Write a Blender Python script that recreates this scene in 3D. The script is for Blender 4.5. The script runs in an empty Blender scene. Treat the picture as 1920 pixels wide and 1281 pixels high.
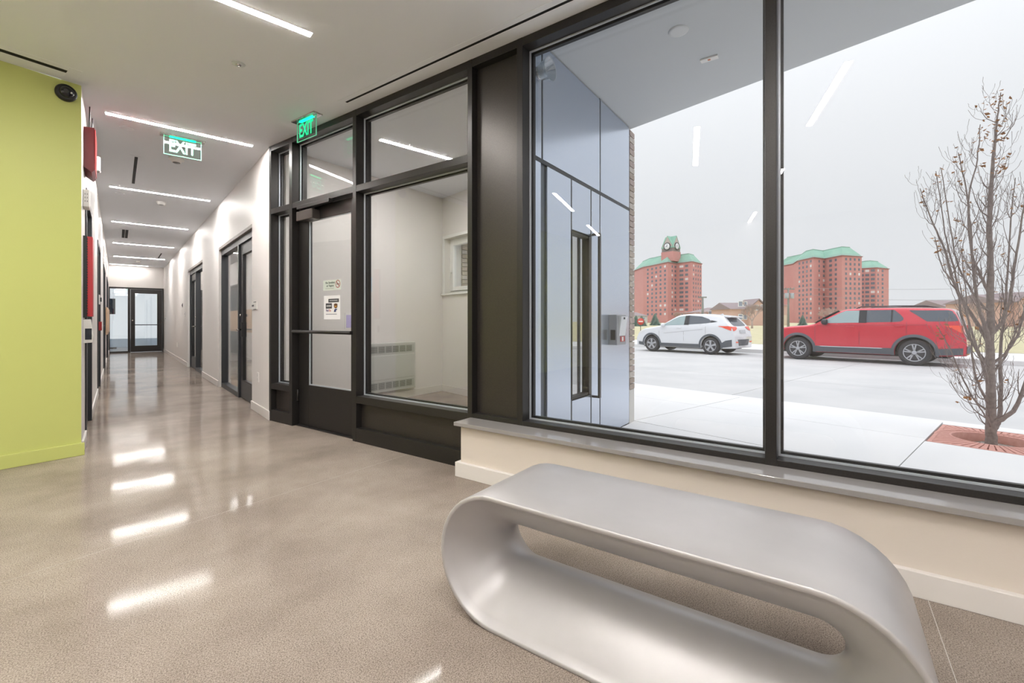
import bpy, bmesh, math, random
from mathutils import Vector, Matrix
from mathutils.bvhtree import BVHTree
R = math.radians
scene = bpy.context.scene
COL = scene.collection
random.seed(7)

# ------------------------------------------------------------------ camera
H = 1.08
YAW = R(41.0424)
cam_d = bpy.data.cameras.new('camera')
cam = bpy.data.objects.new('camera', cam_d); COL.objects.link(cam)
cam.location = (0, 0, H)
cam.rotation_euler = (R(90), 0, -YAW)
cam_d.sensor_width = 36.0
cam_d.lens = 850.0 / 1920.0 * 36.0
cam_d.shift_y = -38.5 / 1920.0
cam_d.clip_end = 2000
cam_d.clip_start = 0.05
scene.camera = cam

# ------------------------------------------------------------------ world (overcast sky) and exposure
w = bpy.data.worlds.new('overcast_sky'); scene.world = w
w.use_nodes = True
nt = w.node_tree; nt.nodes.clear()
o_ = nt.nodes.new('ShaderNodeOutputWorld'); bg = nt.nodes.new('ShaderNodeBackground')
tc = nt.nodes.new('ShaderNodeTexCoord'); sp = nt.nodes.new('ShaderNodeSeparateXYZ')
pw = nt.nodes.new('ShaderNodeMath'); pw.operation = 'POWER'; pw.use_clamp = True; pw.inputs[1].default_value = 2.5
mx = nt.nodes.new('ShaderNodeMath'); mx.operation = 'MAXIMUM'; mx.inputs[1].default_value = 0.0
mr = nt.nodes.new('ShaderNodeMapRange'); mr.inputs[1].default_value = 0.0; mr.inputs[2].default_value = 1.0
mr.inputs[3].default_value = 0.88; mr.inputs[4].default_value = 2.9       # overcast: brighter towards the zenith
nz = nt.nodes.new('ShaderNodeTexNoise'); nz.inputs['Scale'].default_value = 2.2; nz.inputs['Detail'].default_value = 4
rp = nt.nodes.new('ShaderNodeValToRGB')
rp.color_ramp.elements[0].position = 0.35; rp.color_ramp.elements[0].color = (0.965, 0.985, 1.02, 1)
rp.color_ramp.elements[1].position = 0.7; rp.color_ramp.elements[1].color = (0.985, 1.0, 1.03, 1)
nt.links.new(tc.outputs['Generated'], sp.inputs[0]); nt.links.new(sp.outputs['Z'], mx.inputs[0]); nt.links.new(mx.outputs[0], pw.inputs[0]); nt.links.new(pw.outputs[0], mr.inputs[0])
nt.links.new(tc.outputs['Generated'], nz.inputs['Vector']); nt.links.new(nz.outputs[0], rp.inputs[0])
nt.links.new(rp.outputs[0], bg.inputs['Color']); nt.links.new(mr.outputs[0], bg.inputs['Strength'])
nt.links.new(bg.outputs[0], o_.inputs[0])
STRIP_POWER = 188.0
scene.view_settings.view_transform = 'Standard'
scene.view_settings.look = 'None'
scene.view_settings.gamma = 1.0
scene.view_settings.use_curve_mapping = False
scene.view_settings.exposure = 0.0

# ------------------------------------------------------------------ frames
TH = R(-76.1297)                      # shop-front frame: x runs along the glazing, y points out to the street
OX, OY = 1.25146, 5.41929
UX, UY = math.cos(TH), math.sin(TH)
def SW(u, v, z=0.0):
    return Vector((OX + UX * u - UY * v, OY + UY * u + UX * v, z))

# ------------------------------------------------------------------ materials
def lin(c):
    return tuple(((x / 255.0) / 12.92 if x / 255.0 <= 0.04045 else ((x / 255.0 + 0.055) / 1.055) ** 2.4) for x in c)
MATS = {}
def mat(name, rgb, rough=0.5, metal=0.0, spec=0.5, noise=None, bump=None, coat=0.0, emit=None, coord='Object'):
    """noise: (scale, rgb2, lo, hi[, detail]); bump: (scale, strength)"""
    if name in MATS: return MATS[name]
    m = bpy.data.materials.new(name); m.use_nodes = True
    n = m.node_tree; b = n.nodes['Principled BSDF']
    c = lin(rgb)
    b.inputs['Base Color'].default_value = (*c, 1)
    b.inputs['Roughness'].default_value = rough
    b.inputs['Metallic'].default_value = metal
    b.inputs['Specular IOR Level'].default_value = spec
    b.inputs['Coat Weight'].default_value = coat
    b.inputs['Coat Roughness'].default_value = 0.05
    t = n.nodes.new('ShaderNodeTexCoord')
    if noise:
        x = n.nodes.new('ShaderNodeTexNoise'); x.inputs['Scale'].default_value = noise[0]
        x.inputs['Detail'].default_value = noise[4] if len(noise) > 4 else 5
        r = n.nodes.new('ShaderNodeValToRGB')
        r.color_ramp.elements[0].position = noise[2]; r.color_ramp.elements[0].color = (*c, 1)
        r.color_ramp.elements[1].position = noise[3]; r.color_ramp.elements[1].color = (*lin(noise[1]), 1)
        n.links.new(t.outputs[coord], x.inputs['Vector']); n.links.new(x.outputs[0], r.inputs[0])
        n.links.new(r.outputs[0], b.inputs['Base Color'])
    if bump:
        x = n.nodes.new('ShaderNodeTexNoise'); x.inputs['Scale'].default_value = bump[0]; x.inputs['Detail'].default_value = 3
        bp = n.nodes.new('ShaderNodeBump'); bp.inputs['Strength'].default_value = bump[1]; bp.inputs['Distance'].default_value = 0.01
        n.links.new(t.outputs[coord], x.inputs['Vector']); n.links.new(x.outputs[0], bp.inputs['Height'])
        n.links.new(bp.outputs[0], b.inputs['Normal'])
    if emit:
        b.inputs['Emission Color'].default_value = (*emit[0], 1); b.inputs['Emission Strength'].default_value = emit[1]
    MATS[name] = m
    return m

def glass_mat(name, tint=(0.95, 0.957, 0.96), r0=0.035, rough=0.0, refl=(1, 1, 1)):
    """thin architectural glass: transparent, mirror share rising towards grazing angles"""
    m = bpy.data.materials.new(name); m.use_nodes = True
    n = m.node_tree; n.nodes.clear()
    out = n.nodes.new('ShaderNodeOutputMaterial'); mix = n.nodes.new('ShaderNodeMixShader')
    tr = n.nodes.new('ShaderNodeBsdfTransparent'); tr.inputs[0].default_value = (*tint, 1)
    gl = n.nodes.new('ShaderNodeBsdfGlossy'); gl.inputs['Roughness'].default_value = rough; gl.inputs[0].default_value = (*refl, 1)
    lw = n.nodes.new('ShaderNodeLayerWeight'); lw.inputs['Blend'].default_value = 0.5
    p = n.nodes.new('ShaderNodeMath'); p.operation = 'POWER'; p.inputs[1].default_value = 5
    mr_ = n.nodes.new('ShaderNodeMapRange'); mr_.inputs[3].default_value = r0; mr_.inputs[4].default_value = 0.95
    n.links.new(lw.outputs['Facing'], p.inputs[0]); n.links.new(p.outputs[0], mr_.inputs[0])
    n.links.new(mr_.outputs[0], mix.inputs[0]); n.links.new(tr.outputs[0], mix.inputs[1]); n.links.new(gl.outputs[0], mix.inputs[2])
    n.links.new(mix.outputs[0], out.inputs[0])
    MATS[name] = m
    return m

def floor_mat():
    m = bpy.data.materials.new('polished_concrete'); m.use_nodes = True
    n = m.node_tree; b = n.nodes['Principled BSDF']; L = n.links
    t = n.nodes.new('ShaderNodeTexCoord')
    big = n.nodes.new('ShaderNodeTexNoise'); big.inputs['Scale'].default_value = 1.3; big.inputs['Detail'].default_value = 6; big.inputs['Roughness'].default_value = 0.6
    r1 = n.nodes.new('ShaderNodeValToRGB')
    r1.color_ramp.elements[0].position = 0.3; r1.color_ramp.elements[0].color = (*lin((142, 130, 120)), 1)
    r1.color_ramp.elements[1].position = 0.72; r1.color_ramp.elements[1].color = (*lin((180, 168, 158)), 1)
    sm = n.nodes.new('ShaderNodeTexNoise'); sm.inputs['Scale'].default_value = 230; sm.inputs['Detail'].default_value = 3
    r2 = n.nodes.new('ShaderNodeValToRGB')
    r2.color_ramp.elements[0].position = 0.36; r2.color_ramp.elements[0].color = (0.44, 0.42, 0.4, 1)
    r2.color_ramp.elements[1].position = 0.6; r2.color_ramp.elements[1].color = (1.08, 1.08, 1.08, 1)
    vo = n.nodes.new('ShaderNodeTexVoronoi'); vo.inputs['Scale'].default_value = 85
    r3 = n.nodes.new('ShaderNodeValToRGB')
    r3.color_ramp.elements[0].position = 0.08; r3.color_ramp.elements[0].color = (0.4, 0.38, 0.36, 1)
    r3.color_ramp.elements[1].position = 0.22; r3.color_ramp.elements[1].color = (1, 1, 1, 1)
    m1 = n.nodes.new('ShaderNodeMixRGB'); m1.blend_type = 'MULTIPLY'; m1.inputs[0].default_value = 0.85
    m2 = n.nodes.new('ShaderNodeMixRGB'); m2.blend_type = 'MULTIPLY'; m2.inputs[0].default_value = 0.7
    for x in (big, sm, vo): L.new(t.outputs['Object'], x.inputs['Vector'])
    L.new(big.outputs[0], r1.inputs[0]); L.new(sm.outputs[0], r2.inputs[0]); L.new(vo.outputs['Distance'], r3.inputs[0])
    L.new(r1.outputs[0], m1.inputs[1]); L.new(r2.outputs[0], m1.inputs[2])
    L.new(m1.outputs[0], m2.inputs[1]); L.new(r3.outputs[0], m2.inputs[2])
    L.new(m2.outputs[0], b.inputs['Base Color'])
    rr = n.nodes.new('ShaderNodeMapRange'); rr.inputs[1].default_value = 0.3; rr.inputs[2].default_value = 0.7; rr.inputs[3].default_value = 0.05; rr.inputs[4].default_value = 0.12
    L.new(big.outputs[0], rr.inputs[0]); L.new(rr.outputs[0], b.inputs['Roughness'])
    b.inputs['Specular IOR Level'].default_value = 0.05
    wv = n.nodes.new('ShaderNodeTexNoise'); wv.inputs['Scale'].default_value = 1.6; wv.inputs['Detail'].default_value = 2
    bp = n.nodes.new('ShaderNodeBump'); bp.inputs['Strength'].default_value = 0.10; bp.inputs['Distance'].default_value = 0.02
    L.new(t.outputs['Object'], wv.inputs['Vector']); L.new(wv.outputs[0], bp.inputs['Height']); L.new(bp.outputs[0], b.inputs['Normal'])
    MATS['floor'] = m
    return m

M_FLOOR = floor_mat()
M_JOINT = mat('joint_filler', (194, 188, 181), 0.5)
M_WALL = mat('white_paint', (228, 224, 221), 0.5, spec=0.3, bump=(120, 0.04))
M_LOWWALL = mat('bounce_tinted_white_paint', (214, 204, 194), 0.5, spec=0.3, bump=(120, 0.04))  # white paint with the warm floor bounce mixed into its colour
M_CEIL = mat('ceiling_paint', (236, 239, 244), 0.5, spec=0.3)
M_GREEN = mat('green_paint', (200, 206, 122), 0.42, spec=0.35, bump=(120, 0.04))
M_BASE = mat('white_baseboard', (222, 217, 213), 0.4)
M_ALU = mat('dark_anodised_aluminium', (42, 40, 39), 0.36, metal=0.35, noise=(160, (50, 47, 45), 0.35, 0.7))
M_PANEL = mat('dark_infill_panel', (54, 50, 47), 0.36, metal=0.4, noise=(220, (68, 63, 59), 0.35, 0.7))
M_STEEL = mat('charcoal_painted_steel', (46, 48, 52), 0.4)
M_BEAD = mat('pale_glazing_gasket', (188, 194, 202), 0.35, metal=0.3)
M_GLASS = glass_mat('clear_glass')
M_CGLASS = glass_mat('coated_glass', tint=(0.35, 0.38, 0.4), r0=0.42)
M_OGLASS = glass_mat('office_glass', tint=(0.9, 0.93, 0.94), r0=0.07)
M_SILL = mat('grey_stone_sill', (146, 142, 141), 0.1, spec=0.7)
M_BENCH = mat('silver_grey_bench_shell', (166, 163, 163), 0.38, spec=0.9, metal=0.2, noise=(3.5, (177, 174, 174), 0.3, 0.7))
M_LED = mat('led_diffuser', (255, 255, 255), 0.5, emit=((1.0, 0.965, 0.93), STRIP_POWER))
M_WHITE = mat('white_plastic', (232, 230, 226), 0.4)
M_BLACK = mat('black_plastic', (20, 20, 22), 0.4)
M_DARK = mat('black_void', (6, 6, 7), 0.8)
M_CHROME = mat('brushed_steel', (196, 192, 188), 0.25, metal=1.0)
M_RED = mat('red_enamel', (160, 34, 40), 0.35)
M_DKRED = mat('dark_red_enamel', (112, 26, 34), 0.4)
M_SOFFIT = mat('soffit_render', (204, 208, 210), 0.8, noise=(300, (194, 198, 200), 0.3, 0.7))
M_METAL = mat('blue_grey_metal_panel', (196, 205, 220), 0.24, metal=0.8)
M_BRICK = mat('grey_brown_brick', (178, 164, 154), 0.9, noise=(14, (150, 134, 124), 0.3, 0.7), bump=(60, 0.3))
M_MORTAR = mat('mortar', (196, 192, 186), 0.95)
M_STONE = mat('pale_cast_stone', (206, 204, 200), 0.8)
M_WALK = mat('pale_pavement_concrete', (226, 225, 225), 0.85, noise=(1.3, (218, 218, 219), 0.3, 0.7), bump=(150, 0.1))
M_ROAD = mat('pale_road_concrete', (198, 197, 197), 0.85, noise=(0.8, (186, 186, 187), 0.35, 0.7, 8), bump=(120, 0.1))
M_GRASS = mat('winter_grass', (180, 174, 136), 0.95, noise=(1.5, (202, 193, 160), 0.3, 0.7, 8))
M_PAPER = mat('white_paper', (228, 228, 230), 0.7)

# ------------------------------------------------------------------ mesh helpers
class MB:
    def __init__(s): s.v = []; s.f = []; s.sm = []
    def add(s, vs, fs, smooth=False):
        k = len(s.v); s.v += [tuple(p) for p in vs]
        for f in fs: s.f.append([i + k for i in f]); s.sm.append(smooth)
        return s
    def box(s, x0, x1, y0, y1, z0, z1):
        if x0 > x1: x0, x1 = x1, x0
        if y0 > y1: y0, y1 = y1, y0
        if z0 > z1: z0, z1 = z1, z0
        return s.add([(x0,y0,z0),(x1,y0,z0),(x1,y1,z0),(x0,y1,z0),(x0,y0,z1),(x1,y0,z1),(x1,y1,z1),(x0,y1,z1)],
              [(3,2,1,0),(4,5,6,7),(0,1,5,4),(1,2,6,5),(2,3,7,6),(3,0,4,7)])
    def prism(s, pts, z0, z1):
        a = sum(pts[i][0]*pts[(i+1)%len(pts)][1]-pts[(i+1)%len(pts)][0]*pts[i][1] for i in range(len(pts)))
        if a < 0: pts = pts[::-1]
        n = len(pts)
        return s.add([(p[0],p[1],z0) for p in pts]+[(p[0],p[1],z1) for p in pts],
              [tuple(range(n-1,-1,-1)), tuple(range(n,2*n))]+[(i,(i+1)%n,n+(i+1)%n,n+i) for i in range(n)])
    def profile(s, pts, y0, y1):
        """polygon in x-z, extruded along y"""
        n = len(pts)
        a = sum(pts[i][0]*pts[(i+1)%n][1]-pts[(i+1)%n][0]*pts[i][1] for i in range(n))
        if a < 0: pts = pts[::-1]
        return s.add([(p[0],y0,p[1]) for p in pts]+[(p[0],y1,p[1]) for p in pts],
              [tuple(range(n)), tuple(range(2*n-1,n-1,-1))]+[(i,n+i,n+(i+1)%n,(i+1)%n) for i in range(n)])
    def tube(s, pts, rad, n=8, cap=True):
        pts = [Vector(p) for p in pts]
        if not isinstance(rad, (list, tuple)): rad = [rad]*len(pts)
        vs = []; up = None
        for i, p in enumerate(pts):
            d = (pts[min(i+1,len(pts)-1)] - pts[max(i-1,0)])
            if d.length < 1e-9: d = Vector((0,0,1))
            d.normalize()
            if up is None or abs(up.dot(d)) > 0.98: up = Vector((1,0,0)) if abs(d.z) > 0.8 else Vector((0,0,1))
            a = d.cross(up).normalized(); b = d.cross(a).normalized(); up = -b if (-b).dot(up) > 0 else b
            for k in range(n):
                t = 2*math.pi*k/n
                vs.append(p + (a*math.cos(t) + b*math.sin(t))*rad[i])
        fs = []
        for i in range(len(pts)-1):
            for k in range(n): fs.append((i*n+k, i*n+(k+1)%n, (i+1)*n+(k+1)%n, (i+1)*n+k))
        s.add(vs, fs, True)
        if cap:
            k = len(s.v)-len(vs)
            s.f.append([k+i for i in range(n-1,-1,-1)]); s.sm.append(False)
            s.f.append([k+(len(pts)-1)*n+i for i in range(n)]); s.sm.append(False)
        return s
    def lathe(s, prof, n=24, o=(0,0,0), axis='z'):
        """prof: (r, h) pairs along the axis"""
        vs = []
        for r, h in prof:
            for k in range(n):
                t = 2*math.pi*k/n; a, b = r*math.cos(t), r*math.sin(t)
                p = (a,b,h) if axis == 'z' else ((h,a,b) if axis == 'x' else (b,h,a))
                vs.append((p[0]+o[0], p[1]+o[1], p[2]+o[2]))
        fs = [(i*n+k, i*n+(k+1)%n, (i+1)*n+(k+1)%n, (i+1)*n+k) for i in range(len(prof)-1) for k in range(n)]
        s.add(vs, fs, True)
        k0 = len(s.v)-len(vs)
        s.f.append([k0+i for i in range(n-1,-1,-1)]); s.sm.append(False)
        s.f.append([k0+(len(prof)-1)*n+i for i in range(n)]); s.sm.append(False)
        return s
    def ring_frame(s, x0, x1, z0, z1, wd, y0, y1):
        """rectangular frame in x-z, thickness y0..y1"""
        s.box(x0, x0+wd, y0, y1, z0, z1); s.box(x1-wd, x1, y0, y1, z0, z1)
        s.box(x0+wd, x1-wd, y0, y1, z0, z0+wd); s.box(x0+wd, x1-wd, y0, y1, z1-wd, z1)
        return s
    def mesh(s, name):
        me = bpy.data.meshes.new(name); me.from_pydata(s.v, [], s.f)
        me.polygons.foreach_set('use_smooth', s.sm); me.update()
        return me

def obj(name, mb, m, parent=None, loc=(0,0,0), rot=0.0, bev=0.0, seg=2):
    me = mb if isinstance(mb, bpy.types.Mesh) else mb.mesh(name)
    if m is not None and not me.materials: me.materials.append(m)
    o = bpy.data.objects.new(name, me); COL.objects.link(o)
    o.location = loc; o.rotation_euler = (0, 0, rot)
    if parent is not None: o.parent = parent
    if bev:
        b = o.modifiers.new('bevel', 'BEVEL'); b.width = bev; b.segments = seg; b.limit_method = 'ANGLE'; b.angle_limit = R(40)
        b.harden_normals = False
    return o
def tag(o, label=None, cat=None, group=None, kind=None):
    if label: o['label'] = label
    if cat: o['category'] = cat
    if group: o['group'] = group
    if kind: o['kind'] = kind
    return o
def thing(name, label, cat, loc=(0,0,0), rot=0.0, group=None, kind=None):
    o = bpy.data.objects.new(name, None); COL.objects.link(o)
    o.location = loc; o.rotation_euler = (0, 0, rot); o.empty_display_size = 0.1
    return tag(o, label, cat, group, kind)
def B(*a): return MB().box(*a)
def text_mesh(s, size, depth=0.0, align='CENTER', bold=0.0):
    cu = bpy.data.curves.new('lettering', 'FONT'); cu.body = s; cu.size = size; cu.extrude = depth; cu.offset = bold
    cu.align_x = align; cu.align_y = 'CENTER'
    t = bpy.data.objects.new('lettering', cu); COL.objects.link(t)
    dg = bpy.context.evaluated_depsgraph_get(); dg.update()
    me = bpy.data.meshes.new_from_object(t.evaluated_get(dg))
    bpy.data.objects.remove(t); bpy.data.curves.remove(cu)
    me.materials.clear()
    return me
def xform(me, mtx):
    me.transform(mtx); me.update(); return me
UPRIGHT = Matrix.Rotation(R(90), 4, 'X')      # text lying in x-y stands up in x-z, facing -y
S0 = dict(loc=(OX, OY, 0), rot=TH)            # objects whose mesh is given in shop-front coordinates
# ------------------------------------------------------------------ large structure
CZ = 2.975
def S2(u, v): p = SW(u, v); return (p.x, p.y)
PLAN = [S2(9, -7), S2(9, .14), S2(3.10, .14), S2(3.10, 2.30), (4.20, 3.0), (4.20, 14.4), (2.6, 14.4), (2.6, 24.7),
        (-1.7, 24.7), (-1.7, 14.4), (-.33, 14.4), (-.33, 5.0), S2(-.13, -7)]
def clip(poly, n, d, keep):
    """half-plane clip: keep=+1 keeps n.p >= d"""
    out = []
    for i in range(len(poly)):
        a, b = poly[i], poly[(i+1) % len(poly)]
        fa = (a[0]*n[0]+a[1]*n[1]-d)*keep; fb = (b[0]*n[0]+b[1]*n[1]-d)*keep
        if fa >= 0: out.append(a)
        if (fa >= 0) != (fb >= 0):
            t = fa/(fa-fb); out.append((a[0]+(b[0]-a[0])*t, a[1]+(b[1]-a[1])*t))
    return out
def ujoint(u): return ((UX, UY), OX*UX+OY*UY+u)
fl = thing('floor', 'polished speckled grey-brown concrete floor of lobby and corridor', 'floor', kind='structure')
cells = [PLAN]
for n_, d_ in (ujoint(2.16), ujoint(5.27), ((0, 1), 9.3), ((0, 1), 13.5), ((0, 1), 17.8)):
    new = []
    for c in cells:
        for k in (1, -1):
            q = clip(c, n_, d_ + 0.0011*k, k)
            if len(q) > 2: new.append(q)
    cells = new
for c in cells:
    obj('slab', MB().prism(c, -0.12, 0.0), M_FLOOR, fl)
obj('joint_filler', MB().prism(PLAN, -0.13, -0.0003), M_JOINT, fl)

ce = obj('ceiling', MB().prism(PLAN, CZ, CZ+.14), M_CEIL)
tag(ce, 'smooth off-white plaster ceiling over lobby and corridor', 'ceiling', kind='structure')

# --- walls. openings: (a0, a1, z0, z1) along the run
def wall_run(a0, a1, z0, z1, t0, t1, openings, axis):
    mb = MB()
    def bx(p0, p1, q0, q1):
        if p1-p0 < 1e-4 or q1-q0 < 1e-4: return
        if axis == 'y': mb.box(t0, t1, p0, p1, q0, q1)
        else: mb.box(p0, p1, t0, t1, q0, q1)
    cur = a0
    for (p, q, lo, hi) in sorted(openings):
        bx(cur, p, z0, z1); bx(p, q, z0, lo); bx(p, q, hi, z1); cur = q
    bx(cur, a1, z0, z1)
    return mb
def st(name, mb, m, label, cat='wall', **k):
    o = obj(name, mb, m, **k); return tag(o, label, cat, kind='structure')

LX, RX = -.22, 1.253
LDOORS = [(5.62, 6.74), (8.95, 10.15), (12.6, 14.2), (16.2, 18.6)]
wl_ = wall_run(5.3, 20.5, 0, CZ, LX-.16, LX, [(a, b, 0, 2.24) for a, b in LDOORS], 'y')
wl_.prism([(LX, 5.3), (LX-.16, 5.3), S2(0.0, -1.68), S2(0.0, -1.522), (LX, 5.085)], 0, CZ)
st('wall_left', wl_, M_WALL,
   'long white corridor wall with charcoal doors and red boxes')
O1, O2 = (6.325, 8.755), (10.635, 13.05)
st('wall_right', wall_run(5.44, 20.5, 0, CZ, RX, RX+.16, [(O1[0], O1[1], 0, 2.28), (O2[0], O2[1], 0, 2.28)], 'y'), M_WALL,
   'long white corridor wall with two black-framed glazed openings')
st('wall_back', wall_run(LX-.1, RX+.1, 0, CZ, 20.35, 20.5, [(LX, RX, 0, 2.235)], 'x'), M_WALL,
   'white wall above the glazed door closing the corridor')
st('wall_front', MB().box(.0, .022, -7, -1.52, 0, CZ).box(-.13, .0, -7, -1.7, 0, CZ), M_GREEN, 'lime green painted lobby wall beside the corridor', **S0)
st('wall_lobby', B(-.1, 9, -7.15, -7, 0, CZ), M_WALL, 'plain white lobby wall opposite the street windows', **S0)
st('wall_side', B(9, 9.15, -7.15, .17, 0, CZ), M_WALL, 'plain white end wall of the lobby', **S0)
st('wall_window', MB().box(2.85, 9, -.13, 0, 0, .355).box(2.85, 9, 0, .17, 0, .378), M_LOWWALL, 'low white wall under the street windows', bev=.002, **S0)
st('wall_pier', B(7.65, 9, -.13, .17, .378, CZ), M_WALL, 'white wall pier past the street windows', **S0)
st('wall_header', B(-.1, 9.2, .02, .168, CZ, 3.6), M_SOFFIT, 'grey band of wall above the shop-front glazing', **S0)
# vestibule
st('wall_vestibule', B(-.1, .055, .14, 2.66, 0, CZ), M_WALL, 'white vestibule wall carrying the convector heater', **S0)
WIN = (5.22, 5.93, 1.50, 2.335)
st('wall_street', wall_run(2.99, 14.4, -.1, 3.2, 3.79, 4.10, [WIN, (9.2, 13.2, .9, 2.25)], 'y'), M_WALL,
   'white wall on the street side of the vestibule with small window')
st('wall_office', MB().box(RX+.16, 3.79, 14.2, 14.4, 0, CZ), M_WALL, 'white wall at the far end of the office')
st('wall_entry', wall_run(.14, 2.29, -.08, 3.2, 3.03, 3.10, [(.93, 1.31, .41, 1.85)], 'y'), M_WALL,
   'white inner face of the metal clad entry wall', **S0)
# room past the end door
st('wall_end', wall_run(-1.7, 2.6, 0, CZ, 24.55, 24.7, [(-.9, 1.9, .35, 2.6)], 'x').box(-1.7, -1.55, 20.5, 24.6, 0, CZ).box(2.45, 2.6, 20.5, 24.6, 0, CZ).box(-1.7, LX-.1, 20.36, 20.5, 0, CZ).box(RX+.1, 2.6, 20.36, 20.5, 0, CZ),
   mat('pale_blue_wall', (196, 210, 224), .6), 'pale blue walls of the room past the corridor door')

# --- baseboards
def base_run(name, segs, label, **k):
    mb = MB()
    for s in segs: mb.box(*s)
    o = obj(name, mb, k.pop('m', M_BASE), bev=.003, **k); return tag(o, label, 'baseboard', kind='structure')
def gaps(a0, a1, ops):
    r = []; c = a0
    for p, q in sorted(ops): r.append((c, p)); c = q
    r.append((c, a1)); return r
base_run('baseboard_left', [(LX, LX+.015, a, b, 0, .1) for a, b in gaps(5.09, 20.35, [(a-.04, b+.04) for a, b in LDOORS])], 'white baseboard of the corridor wall with charcoal doors')
base_run('baseboard_right', [(RX-.015, RX, a, b, 0, .1) for a, b in gaps(5.44, 20.35, [O1, O2])], 'white baseboard of the corridor wall with glazed openings')
base_run('baseboard_front', [(.022, .04, -7, -1.503, 0, .1)], 'lime green baseboard under the green wall', m=M_GREEN, **S0)
base_run('baseboard_window', [(2.822, 9, -.16, -.13, 0, .1), (2.822, 2.85, -.13, 0, 0, .1)], 'white baseboard of the low wall under the street windows', **S0)
base_run('baseboard_vestibule', [(.055, .07, .18, 2.6, 0, .1)], 'white baseboard below the convector heater', **S0)
base_run('baseboard_street', [(3.775, 3.79, 3.2, 5.99, 0, .1)], 'white baseboard below the small vestibule window')

# --- stone window sill
st('window_sill', B(2.825, 8.99, -.178, .03, .355, .381), M_SILL, 'glossy grey stone sill along the street windows', cat='sill', bev=.003, **S0)

# --- shop-front glazing
sf = thing('window_1', 'dark aluminium shop-front glazing around the vestibule door', 'window', loc=(OX, OY, 0), rot=TH, kind='structure')
sw_ = thing('window_2', 'tall street windows in dark aluminium above the stone sill', 'window', loc=(OX, OY, 0), rot=TH, kind='structure')
FV0, FV1 = 0.0, .165
def mull(root, u0, u1, z0=0.0, z1=CZ): obj('mullion', B(u0, u1, FV0, FV1, z0, z1), M_ALU, root, bev=.002)
def rail(root, u0, u1, z0, z1): obj('rail', B(u0, u1, FV0+.0015, FV1-.001, z0, z1), M_ALU, root, bev=.002)
def pane(root, u0, u1, z0, z1, v=.10):
    p = obj('pane', B(u0-.004, u1+.004, v-.004, v+.004, z0-.004, z1+.004), M_GLASS, root)
    obj('glazing_gasket', MB().ring_frame(u0, u1, z0, z1, .009, v-.016, v-.005), M_BEAD, p)
    obj('glazing_stop', MB().ring_frame(u0, u1, z0, z1, .02, v+.006, v+.03), M_ALU, p)
def infill(root, u0, u1, z0, z1, v=.06): obj('infill_panel', B(u0-.003, u1+.003, v, v+.05, z0-.003, z1+.003), M_PANEL, root)
for a, b in ((-.033, .008), (.373, .43), (1.441, 1.491), (2.799, 2.842)): mull(sf, a, b)
for a, b in ((3.234, 3.281), (4.70, 4.75), (6.17, 6.22), (7.60, 7.65)): mull(sw_, a, b, .379)
T0, T1 = 2.236, 2.294
for a, b in ((.008, .373), (1.491, 2.799)):
    for z0, z1 in ((0, .122), (.345, .408), (T0, T1), (2.918, CZ)): rail(sf, a, b, z0, z1)
    infill(sf, a, b, .122, .345); pane(sf, a, b, .408, T0); pane(sf, a, b, T1, 2.918)
rail(sf, .43, 1.441, T0, T1); rail(sf, .43, 1.441, 2.918, CZ); pane(sf, .43, 1.441, T1, 2.918)
rail(sf, 2.842, 3.234, .379, .412); rail(sf, 2.842, 3.234, 2.918, CZ); infill(sf, 2.842, 3.234, .412, 2.918)
for a, b in ((3.281, 4.70), (4.75, 6.17), (6.22, 7.60)):
    rail(sw_, a, b, .379, .412); rail(sw_, a, b, 2.918, CZ); pane(sw_, a, b, .412, 2.918)

# --- vestibule door
d1 = thing('door_1', 'dark glazed vestibule door with push bar and paper notices', 'door', loc=SW(.435, .07, 0), rot=TH, kind='structure')
DW = 1.0
obj('door_stile', B(.006, .178, 0, .045, .012, 2.226), M_ALU, d1, bev=.002)
obj('door_stile', B(DW-.115, DW, 0, .045, .012, 2.226), M_ALU, d1, bev=.002)
obj('top_rail', B(.178, DW-.115, .0005, .0445, 2.095, 2.226), M_ALU, d1)
obj('bottom_rail', B(.178, DW-.115, .0005, .0445, .012, .428), M_ALU, d1)
pn = obj('pane', B(.174, DW-.111, .02, .028, .424, 2.099), M_GLASS, d1)
obj('glazing_gasket', MB().ring_frame(.178, DW-.115, .428, 2.095, .01, .008, .019), M_BEAD, pn)
pb = obj('push_bar', MB().tube([(.02, -.075, .972), (DW-.01, -.075, .972)], .0165, 12), M_ALU, d1)
for x in (.06, DW-.035): obj('bar_bracket', B(x-.012, x+.012, -.075, .003, .955, .989), M_BLACK, pb)
cl = obj('door_closer', B(.10, .385, -.085, .002, 2.088, 2.184), mat('bronze_closer_cover', (74, 68, 64), .35, metal=.3), d1, bev=.006)
obj('closer_arm', MB().tube([(.2, -.04, 2.19), (.2, -.04, 2.2), (.66, -.06, 2.215)], .008, 6), M_ALU, cl)
obj('closer_track', B(.125, .68, -.095, -.055, 2.2, 2.236), M_ALU, cl, bev=.002)
obj('hinge', MB().tube([(.0, -.012, .25), (.0, -.012, .37)], .011, 8), M_ALU, d1)
obj('threshold', B(-.005, DW+.005, -.03, .07, 0, .01), M_ALU, d1)

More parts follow.
